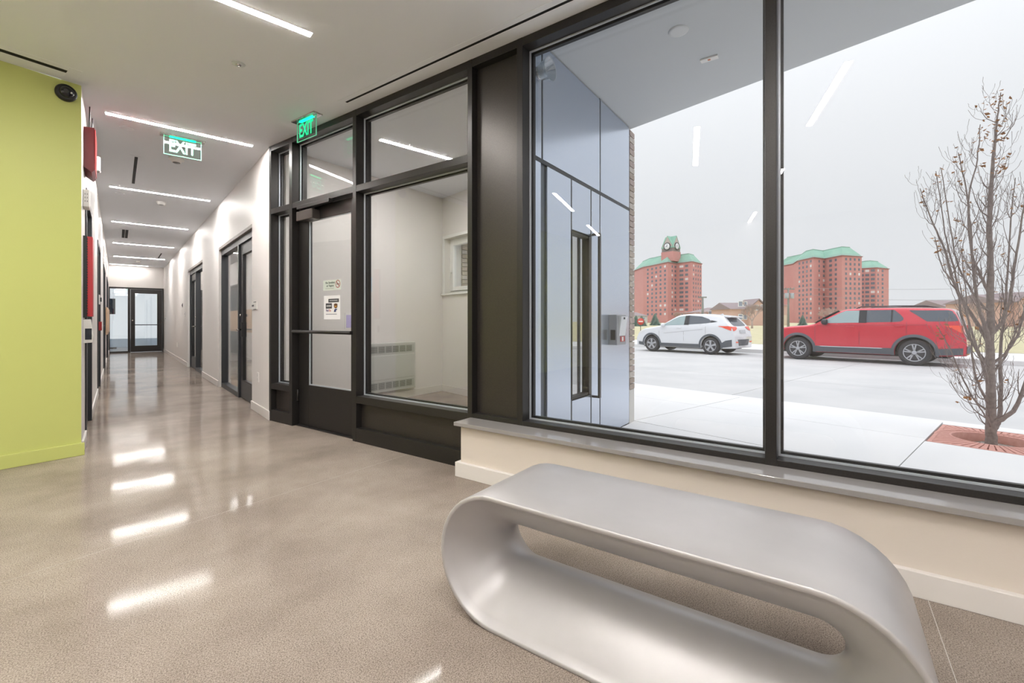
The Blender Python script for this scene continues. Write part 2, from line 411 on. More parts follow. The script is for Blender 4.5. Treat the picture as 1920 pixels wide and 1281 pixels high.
# --- glazed openings along the corridor (world frame, x = into the wall)
def office_opening(n, y0, y1, door_near, label):
    root = thing('window_%d' % n, label, 'window', loc=(RX, y0, 0), kind='structure')
    L = y1-y0; x0, x1 = .035, .135
    obj('head_trim', B(.0, .16, 0, L, 2.235, 2.28), mat('taupe_trim', (120, 110, 104), .45), root, bev=.002)
    obj('frame_rail', B(x0, x1, 0, L, 2.15, 2.235), M_STEEL, root)
    dl, dh = (0.02, 1.02) if door_near else (L-1.02, L-.02)
    for a, b in ((0, .05), (L-.05, L), ((dh, dh+.06) if door_near else (dl-.06, dl))): obj('frame_post', B(x0, x1, a, b, 0, 2.15), M_STEEL, root)
    g0, g1 = (dh+.06, L-.05) if door_near else (.05, dl-.06)
    obj('frame_rail', B(x0, x1, g0, g1, 0, .07), M_STEEL, root)
    obj('pane', B(.08, .088, g0-.003, g1+.003, .067, 2.153), M_OGLASS, root)
    dr = obj('door_leaf', MB().box(.06, .105, dl+.03, dl+.15, .01, 2.15).box(.06, .105, dh-.15, dh-.03, .01, 2.15)
        .box(.06, .105, dl+.15, dh-.15, .01, .26).box(.06, .105, dl+.15, dh-.15, 2.0, 2.15), M_BLACK, root)
    obj('door_pane', B(.08, .088, dl+.147, dh-.147, .257, 2.003), M_OGLASS, dr)
    hy = dh-.09 if door_near else dl+.09; s = -1 if door_near else 1
    obj('lock_plate', B(.05, .062, hy-.035, hy+.035, .86, 1.06), M_BLACK, dr)
    obj('lever_handle', MB().tube([(.06, hy, .96), (.0, hy, .96), (-.005, hy+s*.13, .96)], [.012, .011, .008], 10), M_CHROME, dr)
    obj('lock_cylinder', MB().lathe([(.018, .05), (.018, .035)], 14, (0, hy, 1.16), 'x'), M_CHROME, dr)
    obj('kick_plate', B(.056, .061, dl+.05, dh-.05, .02, .24), M_STEEL, dr)
    return root
office_opening(3, O1[0], O1[1], True, 'glazed office opening with door in the corridor, closest to the vestibule')
office_opening(4, O2[0], O2[1], False, 'second glazed office opening in the corridor, past the white wall panel')

# --- end-of-corridor door and sidelight
e = thing('window_5', 'dark frame with glass sidelight at the end of the corridor', 'window', loc=(LX, 20.37, 0), kind='structure')
obj('frame_post', B(0, .03, 0, .1, 0, 2.235), M_ALU, e); obj('frame_post', B(.49, .56, 0, .1, 0, 2.235), M_ALU, e); obj('frame_post', B(1.43, 1.468, 0, .1, 0, 2.235), M_ALU, e)
obj('frame_rail', B(.03, 1.43, .001, .099, 2.18, 2.235), M_ALU, e); obj('frame_rail', B(.03, .49, .001, .099, 0, .045), M_ALU, e)
obj('pane', B(.027, .493, .05, .058, .042, 2.183), M_OGLASS, e)
ed = thing('door_2', 'dark glazed door closing the end of the corridor', 'door', loc=(LX+.565, 20.385, 0), kind='structure')
obj('door_leaf', MB().box(0, .118, 0, .045, .01, 2.175).box(.72, .86, 0, .045, .01, 2.175).box(.118, .72, 0, .045, .01, .22).box(.118, .72, 0, .045, 2.035, 2.175), M_ALU, ed)
obj('door_pane', B(.115, .723, .02, .028, .217, 2.038), M_OGLASS, ed)
obj('push_bar', MB().tube([(.03, -.05, .945), (.83, -.05, .945)], .014, 8), M_ALU, ed)
obj('lock_cylinder', MB().lathe([(.02, 0), (.02, -.02)], 12, (.05, 0, 1.1), 'y'), M_CHROME, ed)

# --- charcoal doors in the left corridor wall
for i, (a, b) in enumerate(LDOORS):
    lab = ['charcoal steel corridor door beside the red boxes', 'charcoal steel corridor door with hinged plates past the first white panel',
           'wide charcoal corridor door past the second white wall panel', 'wide dark corridor door beside the far glazed door'][i]
    d = thing('door_%d' % (i+3), lab, 'door', loc=(LX, a, 0), kind='structure')
    L = b-a
    obj('door_frame', MB().box(-.13, .012, -.03, .05, 0, 2.26).box(-.13, .012, L-.05, L+.03, 0, 2.26).box(-.13, .012, .05, L-.05, 2.2, 2.26), M_STEEL, d, bev=.002)
    obj('door_leaf', B(-.07, -.02, .05, L-.05, .008, 2.2), M_STEEL, d)
    obj('lever_handle', MB().tube([(-.022, .12, .98), (.008, .12, .98), (.01, .25, .98)], .009, 8), M_CHROME, d)
# --- vestibule window
vw = thing('window_6', 'small white tilt window in the vestibule wall', 'window', loc=(3.79, WIN[0], WIN[2]), kind='structure')
wl, wh = WIN[1]-WIN[0], WIN[3]-WIN[2]
M_WFR = mat('white_window_frame', (236, 236, 234), .3)
obj('window_casing', MB().box(-.012, .004, -.045, wl+.045, wh, wh+.045).box(-.012, .004, wl, wl+.045, 0, wh).box(-.012, .004, -.045, 0, 0, wh), M_WFR, vw, bev=.002)
obj('window_sill', B(-.035, .12, -.06, wl+.06, -.028, 0), M_WFR, vw, bev=.003)
obj('outer_frame', MB().box(.1, .17, 0, .055, 0, wh).box(.1, .17, wl-.055, wl, 0, wh).box(.1, .17, .055, wl-.055, 0, .055).box(.1, .17, .055, wl-.055, wh-.055, wh), M_WFR, vw)
sa = obj('sash', MB().box(.085, .15, .04, .1, .04, wh-.04).box(.085, .15, wl-.1, wl-.04, .04, wh-.04).box(.085, .15, .1, wl-.1, .04, .1).box(.085, .15, .1, wl-.1, wh-.1, wh-.04), M_WFR, vw, bev=.004)
obj('pane', B(.115, .123, .097, wl-.097, .097, wh-.097), M_GLASS, sa)
obj('handle', MB().tube([(.085, wl-.07, .32), (.055, wl-.07, .32), (.05, wl-.07, .22)], .008, 8), M_WFR, sa)

# --- exterior: metal clad entry wall
M_GAP = M_DARK
mw = thing('wall_metal', 'blue-grey metal panel wall beside the entrance under the soffit', 'wall', loc=(OX, OY, 0), rot=TH, kind='structure')
GZ = -.045
obj('panel_backing', wall_run(.165, 2.29, GZ-.05, 3.21, 3.10, 3.13, [(.93, 1.31, .41, 1.85)], 'y'), M_GAP, mw)
U0, U1 = 3.13, 3.16
def mp(v0, v1, z0, z1): obj('metal_panel', B(U0, U1, v0+.012, v1-.012, z0+.012, z1-.012), M_METAL, mw, bev=.0015)
M_JNT = mat('panel_joint', (52, 58, 66), .5)
for v_, a_, b_ in ((.451, 2.3, 3.206), (1.518, 2.3, 3.206), (.93, GZ, .41), (.93, 1.85, 2.3), (1.315, GZ, 2.3), (1.513, GZ, 2.3)): obj('panel_joint', B(U0, U1-.0015, v_-.0125, v_+.0125, a_, b_), M_JNT, mw)
obj('panel_joint', B(U0, U1-.001, .17, 2.29, 2.287, 2.313), M_JNT, mw)
mp(.17, .451, 2.305, 3.206); mp(.451, 1.518, 2.305, 3.206); mp(1.518, 2.29, 2.305, 3.206)
mp(.17, .444, GZ, 2.295); mp(.516, .93, GZ, 2.295); mp(.93, 1.315, 1.85, 2.295); mp(.93, 1.315, GZ, .41)
mp(1.315, 1.513, GZ, 2.295); mp(1.513, 2.29, GZ, 2.295)
obj('recessed_strip', B(3.13, 3.142, .444, .516, GZ, 2.295), mat('dark_slate_strip', (84, 94, 106), .3, metal=.4), mw)
sg = obj('slot_pane', B(3.118, 3.126, .93, 1.31, .41, 1.85), M_CGLASS, mw)
obj('slot_frame', MB().box(3.10, 3.162, .93, .945, .41, 1.85).box(3.10, 3.162, 1.27, 1.315, .41, 1.85).box(3.10, 3.155, .945, 1.27, .41, .43).box(3.10, 3.155, .945, 1.27, 1.83, 1.85), M_ALU, sg)
pu = obj('pull_handle', MB().box(3.222, 3.24, 1.325, 1.36, .375, 1.885).box(3.16, 3.222, 1.325, 1.36, 1.867, 1.885).box(3.16, 3.222, 1.325, 1.36, .375, .393), M_ALU, mw, bev=.002)

# --- soffit and roof edge
st('ceiling_soffit', MB().prism([S2(2.9, .165), S2(11.0, .165), (4.29, SW(11.0, .165).y), (4.29, 3.2), S2(2.9, 2.36)], 3.206, 3.62), M_SOFFIT,
   'grey rendered soffit over the pavement outside the windows', cat='soffit')
st('roof', MB().prism(PLAN, 3.62, 3.8), M_SOFFIT, 'flat roof slab above the building', cat='roof')

# --- brick pier and facade
bp_ = thing('wall_brick', 'grey-brown brick street facade ending at the metal clad wall', 'wall', loc=(0, 0, 0), kind='structure')
c0 = SW(3.155, 2.30); c1 = SW(3.155, 2.44)
obj('mortar_core', MB().prism([(c0.x, c0.y+.01), (c1.x-.012, c1.y+.01), (c1.x-.012, 5.2), (4.12, 5.2), (4.12, c0.y+.06)], .32, 3.2), M_MORTAR, bp_)
obj('mortar_core', MB().box(4.11, 4.385, 5.93+.012, 14.4, .32, 3.2).box(4.11, 4.385, 5.2, 5.942, .32, 1.46).box(4.11, 4.385, 5.2, 5.942, 2.37, 3.2), M_MORTAR, bp_)
obj('stone_base', MB().prism([(c0.x-.004, c0.y-.004), (c1.x, c1.y-.004), (c1.x+.005, 14.4), (4.1, 14.4), (4.1, 3.2)], -.1, .32), M_STONE, bp_)
ZC = .0666
BRM = [mat('brick_tone_%d' % i, c, .9, noise=(20, tuple(int(x*.9) for x in c), .35, .7), bump=(60, .3)) for i, c in enumerate(((190, 178, 168), (172, 158, 148), (200, 192, 184), (182, 166, 160)))]
brick_meshes = []
for i in range(4):
    for L in (.19, .09):
        me = B(0, L, 0, .145, 0, .056).mesh('brick'); me.materials.append(BRM[i]); brick_meshes.append(me)
rb = random.Random(3)
for k in range(43):
    z = .325 + k*ZC
    # end of the pier, seen from the lobby: the brick runs back along the facade (-u)
    me = brick_meshes[rb.randrange(4)*2 + (k % 2)]
    obj('brick', me, None, bp_, loc=SW(3.16, 2.445, z), rot=TH+math.pi)
for k in range(13):                               # reveal of the small vestibule window
    z = 1.475 + k*ZC
    for j, dx in enumerate((0, .205) if k % 2 else (0, .1)):
        me = brick_meshes[rb.randrange(4)*2 + (0 if not (k % 2 == 0 and j == 0) else 1)]
        o = obj('brick', me, None, bp_, loc=(4.105+dx, 5.905, z))

# --- pavement and street
def slope(x): return -.03 - (x-3.6)*.017
def walk_slab(root, poly, m=M_WALK, th=.15, g=.006):
    cx = sum(p[0] for p in poly)/len(poly); cy = sum(p[1] for p in poly)/len(poly)
    q = []
    for x, y in poly:
        dx, dy = cx-x, cy-y; l = math.hypot(dx, dy); q.append((x+dx/l*g, y+dy/l*g))
    n = len(q)
    a = sum(q[i][0]*q[(i+1)%n][1]-q[(i+1)%n][0]*q[i][1] for i in range(n))
    if a < 0: q = q[::-1]
    mb = MB().add([(x, y, slope(x)-th) for x, y in q]+[(x, y, slope(x)) for x, y in q],
       [tuple(range(n-1,-1,-1)), tuple(range(n,2*n))]+[(i,(i+1)%n,n+(i+1)%n,n+i) for i in range(n)])
    return obj('paving_slab', mb, m, root)
pv = thing('floor_pavement', 'pale concrete pavement slabs outside the street windows', 'pavement', kind='structure')
obj('joint_bed', MB().add([(2.0, -14, slope(2)-.16), (7.2, -14, slope(7.2)-.16), (7.2, 30, slope(7.2)-.16), (2.0, 30, slope(2)-.16), (2.0, -14, slope(2)-.12), (7.2, -14, slope(7.2)-.12), (7.2, 30, slope(7.2)-.12), (2.0, 30, slope(2)-.12)],
    [(3,2,1,0),(4,5,6,7),(0,1,5,4),(1,2,6,5),(2,3,7,6),(3,0,4,7)]), mat('dark_joint', (120, 120, 122), .9), pv)
GX0, GX1, GY0, GY1 = 5.83, 7.05, -.15, .68
XS = [4.39, 5.98, 7.2]
YS = [-13.5, -9.9, -7.0, -4.6, -2.2, GY0, GY1, 2.95, 5.2, 7.5, 10, 13, 17, 21, 25, 29]
for i in range(len(YS)-1):
    for j in range(2):
        y0, y1 = YS[i], YS[i+1]
        if (y0, y1) == (GY0, GY1):
            if j == 0: walk_slab(pv, [(4.39, y0), (GX0, y0), (GX0, y1), (4.39, y1)])
            else: walk_slab(pv, [(GX1, y0), (7.2, y0), (7.2, y1), (GX1, y1)])
            continue
        walk_slab(pv, [(XS[j], y0), (XS[j+1], y0), (XS[j+1], y1), (XS[j], y1)])
# wedge of paving between the windows and the straight slabs
walk_slab(pv, [S2(3.16, .16), S2(6.2, .16), (4.38, SW(6.2, .16).y), (4.38, 2.96), S2(3.16, 2.3)])
walk_slab(pv, [S2(6.2, .16), S2(8.9, .16), (4.38, SW(8.9, .16).y), (4.38, SW(6.2, .16).y)])
kb = st('trim_1', MB().box(7.2, 7.36, -14, 30, -.4, slope(7.2)-.002), M_WALK, 'pale concrete kerb of the pavement outside the windows', cat='kerb', bev=.015)
rd = thing('floor_street', 'pale concrete street with faint joints and tyre stains', 'street', kind='structure')
ys = [-14, -8, -2.6, 3.55, 9.6, 16, 24, 34, 60]
for i in range(len(ys)-1):
    for x0, x1 in ((7.36, 11.4), (11.4, 15.5), (15.5, 20.05)):
        obj('road_slab', B(x0+.006, x1-.006, ys[i]+.006, ys[i+1]-.006, -.4, -.25), M_ROAD, rd)
obj('joint_bed', B(7.3, 20.1, -14, 60, -.45, -.262), mat('dark_joint', (120, 120, 122), .9), rd)
st('trim_2', B(20.05, 20.22, -14, 60, -.45, -.1), M_WALK, 'pale concrete kerb across the street behind the cars', cat='kerb', bev=.015)
fw_ = thing('floor_sidewalk', 'pale concrete sidewalk across the street behind the cars', 'pavement', kind='structure')
for i in range(18): obj('paving_slab', B(20.22, 24.6, -14+i*4.1+.01, -14+(i+1)*4.1-.01, -.4, -.1-.0), M_WALK, fw_)
st('ground', MB().add([(24.6,-60,-.08),(700,-420,-.3),(700,520,-.3),(24.6,90,-.08),(24.6,-60,-.6),(700,-420,-.8),(700,520,-.8),(24.6,90,-.6)],
   [(0,1,2,3),(7,6,5,4),(4,5,1,0),(5,6,2,1),(6,7,3,2),(7,4,0,3)]), M_GRASS, 'patchy winter lawn beyond the far sidewalk', cat='lawn')
# ------------------------------------------------------------------ things in the lobby
# --- bench: hollow oblong ring, thin at the rims and thick in the middle of its depth
def make_bench():
    L, Hh, D = 1.40, .469, .452
    r = Hh/2; half = L/2-r
    def ring(off):
        """stadium outline inset by off, centre at z=r"""
        pts = []; q = r-off; N = 20
        for i in range(N+1):
            t = math.pi/2 - math.pi*i/N; pts.append((half+q*math.cos(t), r+q*math.sin(t)))
        for i in range(1, 13): pts.append((half-2*half*i/13, r-q))
        for i in range(N+1):
            t = -math.pi/2 - math.pi*i/N; pts.append((-half+q*math.cos(t), r+q*math.sin(t)))
        for i in range(1, 13): pts.append((-half+2*half*i/13, r+q))
        return pts
    prof = []                                     # (v, inset): outer skin front to back, then inner skin back to front
    prof += [(-D/2+.0, .005), (-D/2+.0015, .0015), (-D/2+.005, 0), (-D/4, 0), (0, 0), (D/4, 0), (D/2-.005, 0), (D/2-.0015, .0015), (D/2, .005), (D/2, .0135), (D/2-.003, .0165)]
    K = 26
    for i in range(K+1):
        t = 1-2*i/K
        f = 1-abs(t)**1.7
        prof.append(((D/2-.006)*t, .018 + .151*f))
    prof += [(-D/2+.003, .0165), (-D/2, .0135)]
    vs, fs = [], []
    n = len(ring(0)); m = len(prof)
    for v, off in prof:
        for (x, z) in ring(off): vs.append((x, v, z))
    for j in range(m):
        for i in range(n):
            a, b = j*n+i, j*n+(i+1) % n; c, d = ((j+1) % m)*n+(i+1) % n, ((j+1) % m)*n+i
            fs.append((a, d, c, b))
    mb = MB().add(vs, fs, True)
    o = obj('bench', mb, M_BENCH, loc=SW(4.462, -1.048, 0), rot=TH)
    return tag(o, 'silver grey hollow oblong bench with rounded ends by the windows', 'bench')
make_bench()

# --- linear ceiling lights
LGRP = 'linear lights across the corridor ceiling'
def strip(x0, x1, y, label, group=None):
    t = thing('ceiling_light', label, 'ceiling light', loc=((x0+x1)/2, y, CZ), group=group)
    l = (x1-x0)/2
    obj('diffuser', B(-l, l, -.026, .026, -.004, .02), M_LED, t)
    obj('trim', MB().box(-l-.006, -l, -.03, .03, -.003, .02).box(l, l+.006, -.03, .03, -.003, .02).box(-l, l, -.03, -.026, -.003, .02).box(-l, l, .026, .03, -.003, .02), M_CEIL, t)
for y, lab in ((5.54, 'thin linear ceiling light across the corridor above the clear exit sign'), (8.52, 'thin linear ceiling light across the corridor past the narrow air slot'),
               (11.48, 'thin linear ceiling light across the corridor before the two-slot grille'), (14.6, 'thin linear ceiling light across the corridor past the two-slot grille'),
               (17.6, 'thin linear ceiling light across the corridor past the far air slot')):
    strip(-.08, 1.10, y, lab, LGRP)
M_LED_KEEP = M_LED; M_LED = mat('led_diffuser_dimmed', (255, 255, 255), .5, emit=((1.0, .955, .91), STRIP_POWER*.3))
strip(-.18, .80, 20.1, 'short linear light above the far glazed corridor door')
M_LED = M_LED_KEEP
strip(-.2, .966, 3.135, 'linear light in the lobby ceiling close to the green wall')
LOB = 'linear lights over the rest of the lobby'
for x0, x1, y in ((-.06, 1.1, .16), (-.87, .3, 1.17), (-2.6, -1.4, 3.1), (-2.6, -1.4, .16), (-.1, 1.1, -2.85), (-2.6, -1.4, -2.85), (-5.0, -3.8, 3.1), (-5.0, -3.8, .16)):  # middle row follows reflections; outer rows are unseen strips added to brighten the lobby
    strip(x0, x1, y, 'unseen linear light in the open lobby ceiling away from the green wall', LOB)
strip(2.07, 3.2, 4.47, 'linear light in the vestibule ceiling behind the transom')
strip(1.9, 3.1, 7.5, 'linear light in the ceiling of the first glazed office'); strip(1.9, 3.1, 11.6, 'linear light in the ceiling of the second glazed office')
strip(-.4, 1.4, 22.4, 'linear light in the room past the far corridor door')

# --- exit signs (edge lit glass)
M_EXG = mat('green_exit_letters', (0, 190, 110), .4, emit=((0.0, .85, .38), .9))
M_ACR = glass_mat('acrylic_panel', tint=(.86, .95, .92), r0=.06)
M_EDGE = mat('lit_acrylic_edge', (120, 225, 180), .3, emit=((.25, .9, .6), .18))
M_EXBAR = mat('green_led_bar', (0, 190, 110), .4, emit=((0.0, .9, .4), 4.0))
def exit_sign(loc, rot, label, letters):
    t = thing('exit_sign', label, 'exit sign', loc=loc, rot=rot)
    obj('ceiling_plate', B(-.19, .19, -.045, .045, -.012, .0), M_CHROME, t, bev=.002)
    obj('led_bar', B(-.11, .11, -.012, .012, -.018, -.011), M_EXBAR, t)
    p = obj('acrylic_panel', B(-.158, .158, -.004, .004, -.197, -.012), M_ACR, t)
    obj('panel_edge', MB().ring_frame(-.159, .159, -.199, -.012, .004, -.0045, .0045), M_EDGE, p)
    me = xform(text_mesh('EXIT', .17, .0008, bold=.003), UPRIGHT)
    xs = [v.co.x for v in me.vertices]; zs = [v.co.z for v in me.vertices]
    sx = .225/(max(xs)-min(xs)); sz = .125/(max(zs)-min(zs))
    me.transform(Matrix.Diagonal((sx, 1, sz, 1)))
    me.transform(Matrix.Translation((-(max(xs)+min(xs))/2*sx, 0, -(max(zs)+min(zs))/2*sz)))
    obj('lettering', me, letters, p).location = (0, -.0052, -.102)
    return t
exit_sign(SW(.965, -.156, CZ), TH, 'green lit EXIT sign hanging before the vestibule transom', M_EXG)
exit_sign((.512, 5.78, CZ), 0, 'clear EXIT sign hanging under the first corridor light', mat('reflection_paled_exit_letters', (120, 226, 196), .4, emit=((.25, .85, .62), .7)))  # letters paled: the strip light's reflection is put into their green

# --- ceiling air slots
def slot(loc, rot, L, label, wd=.022, border=.045, n=1, group=None):
    t = thing('air_slot', label, 'air vent', loc=loc, rot=rot, group=group)
    obj('slot_trim', MB().box(0, L, -wd*n/2-border, -wd*n/2, -.003, 0.0).box(0, L, wd*n/2, wd*n/2+border, -.003, 0.0).box(-border, 0, -wd*n/2-border, wd*n/2+border, -.003, 0.0).box(L, L+border, -wd*n/2-border, wd*n/2+border, -.003, 0.0), M_CEIL, t, bev=.001)
    obj('slot_opening', B(0, L, -wd*n/2, wd*n/2, -.0015, 0.0), M_DARK, t)
    for k in range(1, n): obj('slot_blade', B(0, L, -wd*n/2+k*wd-.003, -wd*n/2+k*wd+.003, -.004, 0.0), M_WHITE, t)
    return t
slot(SW(1.53, -.128, CZ), TH, 4.4, 'long black air slot in the ceiling along the shop-front')
slot(SW(.215, -1.64, CZ), TH-math.pi/2, 2.4, 'black air slot in the ceiling along the green wall', wd=.055, border=.07)
slot((.165, 6.79, CZ), math.pi/2, 1.35, 'narrow black air slot in the corridor ceiling past the exit sign', wd=.03)
slot((.932, 16.0, CZ), math.pi/2, 1.3, 'narrow black air slot in the far corridor ceiling', wd=.03)
slot((.125, 12.35, CZ), math.pi/2, 1.25, 'wide black two-slot air grille in the corridor ceiling', wd=.05, border=.05, n=2)

# --- smoke detectors, sprinkler, covers
def disc(name, prof, m, loc, label, cat, extra=None):
    t = thing(name, label, cat, loc=loc)
    obj('housing', MB().lathe(prof, 28), m, t)
    if extra: obj(extra[0], MB().lathe(extra[1], 20), extra[2], t)
    return t
disc('smoke_detector', [(.0, -.052), (.045, -.05), (.05, -.03), (.075, -.022), (.08, 0)], M_WHITE, (.52, 6.55, CZ), 'white round smoke detector behind the clear exit sign', 'smoke detector', ('sensor_grille', [(.0, -.056), (.035, -.055), (.042, -.04), (.042, -.03)], mat('grey_grille', (120, 118, 116), .5)))
disc('smoke_detector', [(.0, -.045), (.05, -.043), (.058, -.02), (.07, 0)], M_WHITE, (.53, 9.12, CZ), 'small white smoke detector past the second corridor light', 'smoke detector', ('sensor_grille', [(.0, -.047), (.03, -.046), (.034, -.03)], mat('grey_grille', (120, 118, 116), .5)))
disc('smoke_detector', [(.0, -.045), (.05, -.043), (.058, -.02), (.07, 0)], M_WHITE, (.5, 18.6, CZ), 'small white smoke detector near the far glazed door', 'smoke detector')
disc('sprinkler', [(.018, -.008), (.042, -.004), (.045, 0)], mat('pale_sprinkler_ring', (206, 212, 210), .35), (.674, 3.844, CZ), 'small recessed sprinkler head in the lobby ceiling', 'sprinkler', ('sprinkler_head', [(.0, -.014), (.016, -.013), (.02, -.007)], M_CHROME))
for x, y, lab in ((.071, 5.84, 'flat white round cover plate beside the first corridor light'), (.03, 8.9, 'flat white round cover plate beside the second corridor light'), (.128, 11.85, 'flat white round cover plate beside the two-slot air grille')):
    disc('cover_plate', [(.0, -.005), (.055, -.005), (.06, 0)], M_CEIL, (x, y, CZ), lab, 'cover plate')

# --- dome camera on the green wall
t = thing('security_camera', 'black dome security camera high on the green wall', 'camera', loc=SW(.022, -1.612, 2.876), rot=TH)
obj('mount_ring', MB().lathe([(.064, -.003), (.066, .02), (.06, .034), (.05, .038)], 32, (0, 0, 0), 'x'), M_BLACK, t)
obj('camera_ball', MB().lathe([(.046, .03), (.044, .045), (.034, .058), (.018, .066), (.004, .068)], 28, (0, 0, 0), 'x'), mat('glossy_black', (26, 26, 30), .12), t)
obj('lens', MB().lathe([(.016, .06), (.016, .0685), (.012, .071)], 20, (0, -.008, -.002), 'x'), mat('lens_glass', (60, 60, 66), .05), t)
obj('led_window', B(.057, .066, .016, .028, -.012, .0), M_WHITE, t)

# --- boxes on the left corridor wall
t = thing('alarm_box', 'dark red metal alarm box with two antennas high on the corridor wall', 'alarm box', loc=(LX, 5.36, 2.37))
obj('box_body', MB().profile([(0, .04), (.052, .0), (.07, .02), (.07, .39), (0, .385)], 0, .36), M_DKRED, t)
obj('box_door', B(.07, .076, .01, .35, .03, .38), mat('bright_red_door', (196, 60, 62), .3), t, bev=.002)
for y, x, l in ((.06, .036, .20), (.2, .05, .15)): obj('antenna', MB().tube([(x, y, .385), (x, y, .41), (x+.002, y, .385+l)], [.009, .006, .005], 8), M_BLACK, t)
t = thing('strobe_light', 'white wall strobe beside the dark red alarm box', 'strobe', loc=(LX, 5.80, 2.48))
obj('strobe_base', B(0, .05, 0, .1, 0, .17), M_WHITE, t, bev=.004)
obj('strobe_lens', B(.05, .1, .01, .09, .02, .16), mat('strobe_lens', (222, 224, 222), .15), t, bev=.01)
t = thing('smoke_control_box', 'small white perforated control box on the corridor wall below the alarm box', 'control box', loc=(LX, 5.24, 2.045))
obj('cover', B(0, .042, 0, .17, 0, .145), M_WHITE, t, bev=.006)
for i in range(3):
    for j in range(2): obj('slot_hole', B(.012+j*.014, .018+j*.014, -.0008, .004, .04+i*.03, .052+i*.03), mat('grey_slot', (150, 148, 146), .6), t)
obj('cable', MB().tube([(.02, .1, .14), (.02, .1, .18)], .006, 6), M_BLACK, t)
t = thing('extinguisher_cabinet', 'tall red metal cabinet with black back on the corridor wall', 'cabinet', loc=(LX, 5.30, 1.118))
obj('back_plate', B(0, .024, 0, .24, -.01, .69), M_BLACK, t)
obj('red_cover', B(.024, .06, .005, .235, 0, .685), mat('matte_red_cover', (186, 44, 52), .4), t, bev=.004)
for i in range(30): obj('perforation', B(.0235, .0295, .0025, .0055, .02+i*.022, .031+i*.022), M_BLACK, t)
t = thing('card_reader_box', 'white wall box with dark screen below the red cabinet', 'card reader', loc=(LX, 5.31, .89))
obj('housing', MB().profile([(0, 0), (.06, .005), (.064, .06), (.046, .205), (0, .205)], 0, .16), M_WHITE, t, bev=.003)
obj('screen', B(.012, .054, -.0018, .004, .03, .125), mat('dark_screen', (26, 34, 46), .12), t)
t = thing('door_plate', 'small white hinge plate on the second charcoal corridor door', 'plate', loc=(LX+.012, 9.1, 1.33))
obj('plate', B(0, .012, 0, .2, 0, .14), M_WHITE, t, bev=.002); obj('knob', B(.012, .03, .06, .14, .04, .1), M_STEEL, t)
t = thing('pull_station', 'small red call point beside the second charcoal corridor door', 'call point', loc=(LX+.012, 9.0, .94))
obj('housing', B(0, .035, 0, .12, 0, .13), M_RED, t, bev=.004); obj('lever', B(.035, .045, .03, .09, .04, .07), M_WHITE, t)
t = thing('wood_panel', 'tan board fixed to the corridor wall near the far door', 'board', loc=(LX, 14.5, .75))
for y in (.1, 1.4): obj('batten', B(0, .013, y, y+.06, .03, .63), mat('tan_trim', (180, 150, 122), .6), t)
obj('board', B(.011, .04, 0, 3.9, 0, .66), mat('tan_board', (206, 176, 146), .6), t, bev=.003)
obj('board_trim', B(.038, .044, .02, 3.88, .02, .05), mat('tan_trim', (180, 150, 122), .6), t)

# --- right corridor wall: switches, outlet, readers
def plate(name, label, cat, y, z0, h, wd, m=M_WHITE, toggle=None):
    t = thing(name, label, cat, loc=(RX, y, z0))
    obj('cover_plate', B(-.008, 0, -wd/2, wd/2, 0, h), m, t, bev=.002)
    if toggle == 'switch':
        obj('toggle', B(-.016, -.006, -wd/2+.05, -wd/2+.075, h*.3, h*.7), M_STEEL, t)
    elif toggle == 'outlet':
        for zz in (.018, .066): obj('socket', B(-.011, -.006, -.017, .017, zz, zz+.03), mat('socket_face', (214, 212, 208), .4), t)
    elif toggle == 'label':
        obj('name_strip', B(-.0095, -.006, wd*.05, wd*.45, h*.4, h*.62), M_STEEL, t)
        for zz in (.02, .98): obj('braille_strip', B(-.0095, -.006, -wd*.4, wd*.1, h*zz*.9, h*zz*.9+.008), M_STEEL, t)
    return t
plate('room_sign', 'white room sign plate beside the first glazed office opening', 'sign', 6.17, 1.215, .1, .26, toggle='label')
plate('outlet', 'white wall outlet low beside the first glazed office opening', 'outlet', 5.99, .36, .115, .075, toggle='outlet')
plate('room_sign', 'small white sign plate past the second glazed office opening', 'sign', 13.6, 1.2, .1, .2, toggle='label')
plate('thermostat', 'small dark thermostat past the second glazed office opening', 'thermostat', 14.2, 1.43, .1, .09, m=M_STEEL, toggle='switch')
plate('outlet', 'white wall outlet low in the far part of the corridor', 'outlet', 15.6, .36, .115, .075, toggle='outlet')
plate('switch', 'white light switch near the far glazed door', 'switch', 19.5, 1.1, .115, .09, toggle='switch')

# --- wall screen in the end room
t = thing('wall_screen', 'black flat screen seen through the far sidelight', 'screen', loc=(-.32, 24.0, 1.35))
obj('screen_body', B(-.25, .26, 0, .06, 0, .62), M_BLACK, t, bev=.006); obj('screen_glass', B(-.235, .245, -.003, .002, .02, .6), mat('dark_screen', (26, 34, 46), .12), t)
obj('stand_post', B(-.03, .03, .03, .07, -1.35, .02), M_STEEL, t); obj('stand_foot', B(-.3, .3, -.2, .3, -1.35, -1.32), M_STEEL, t)

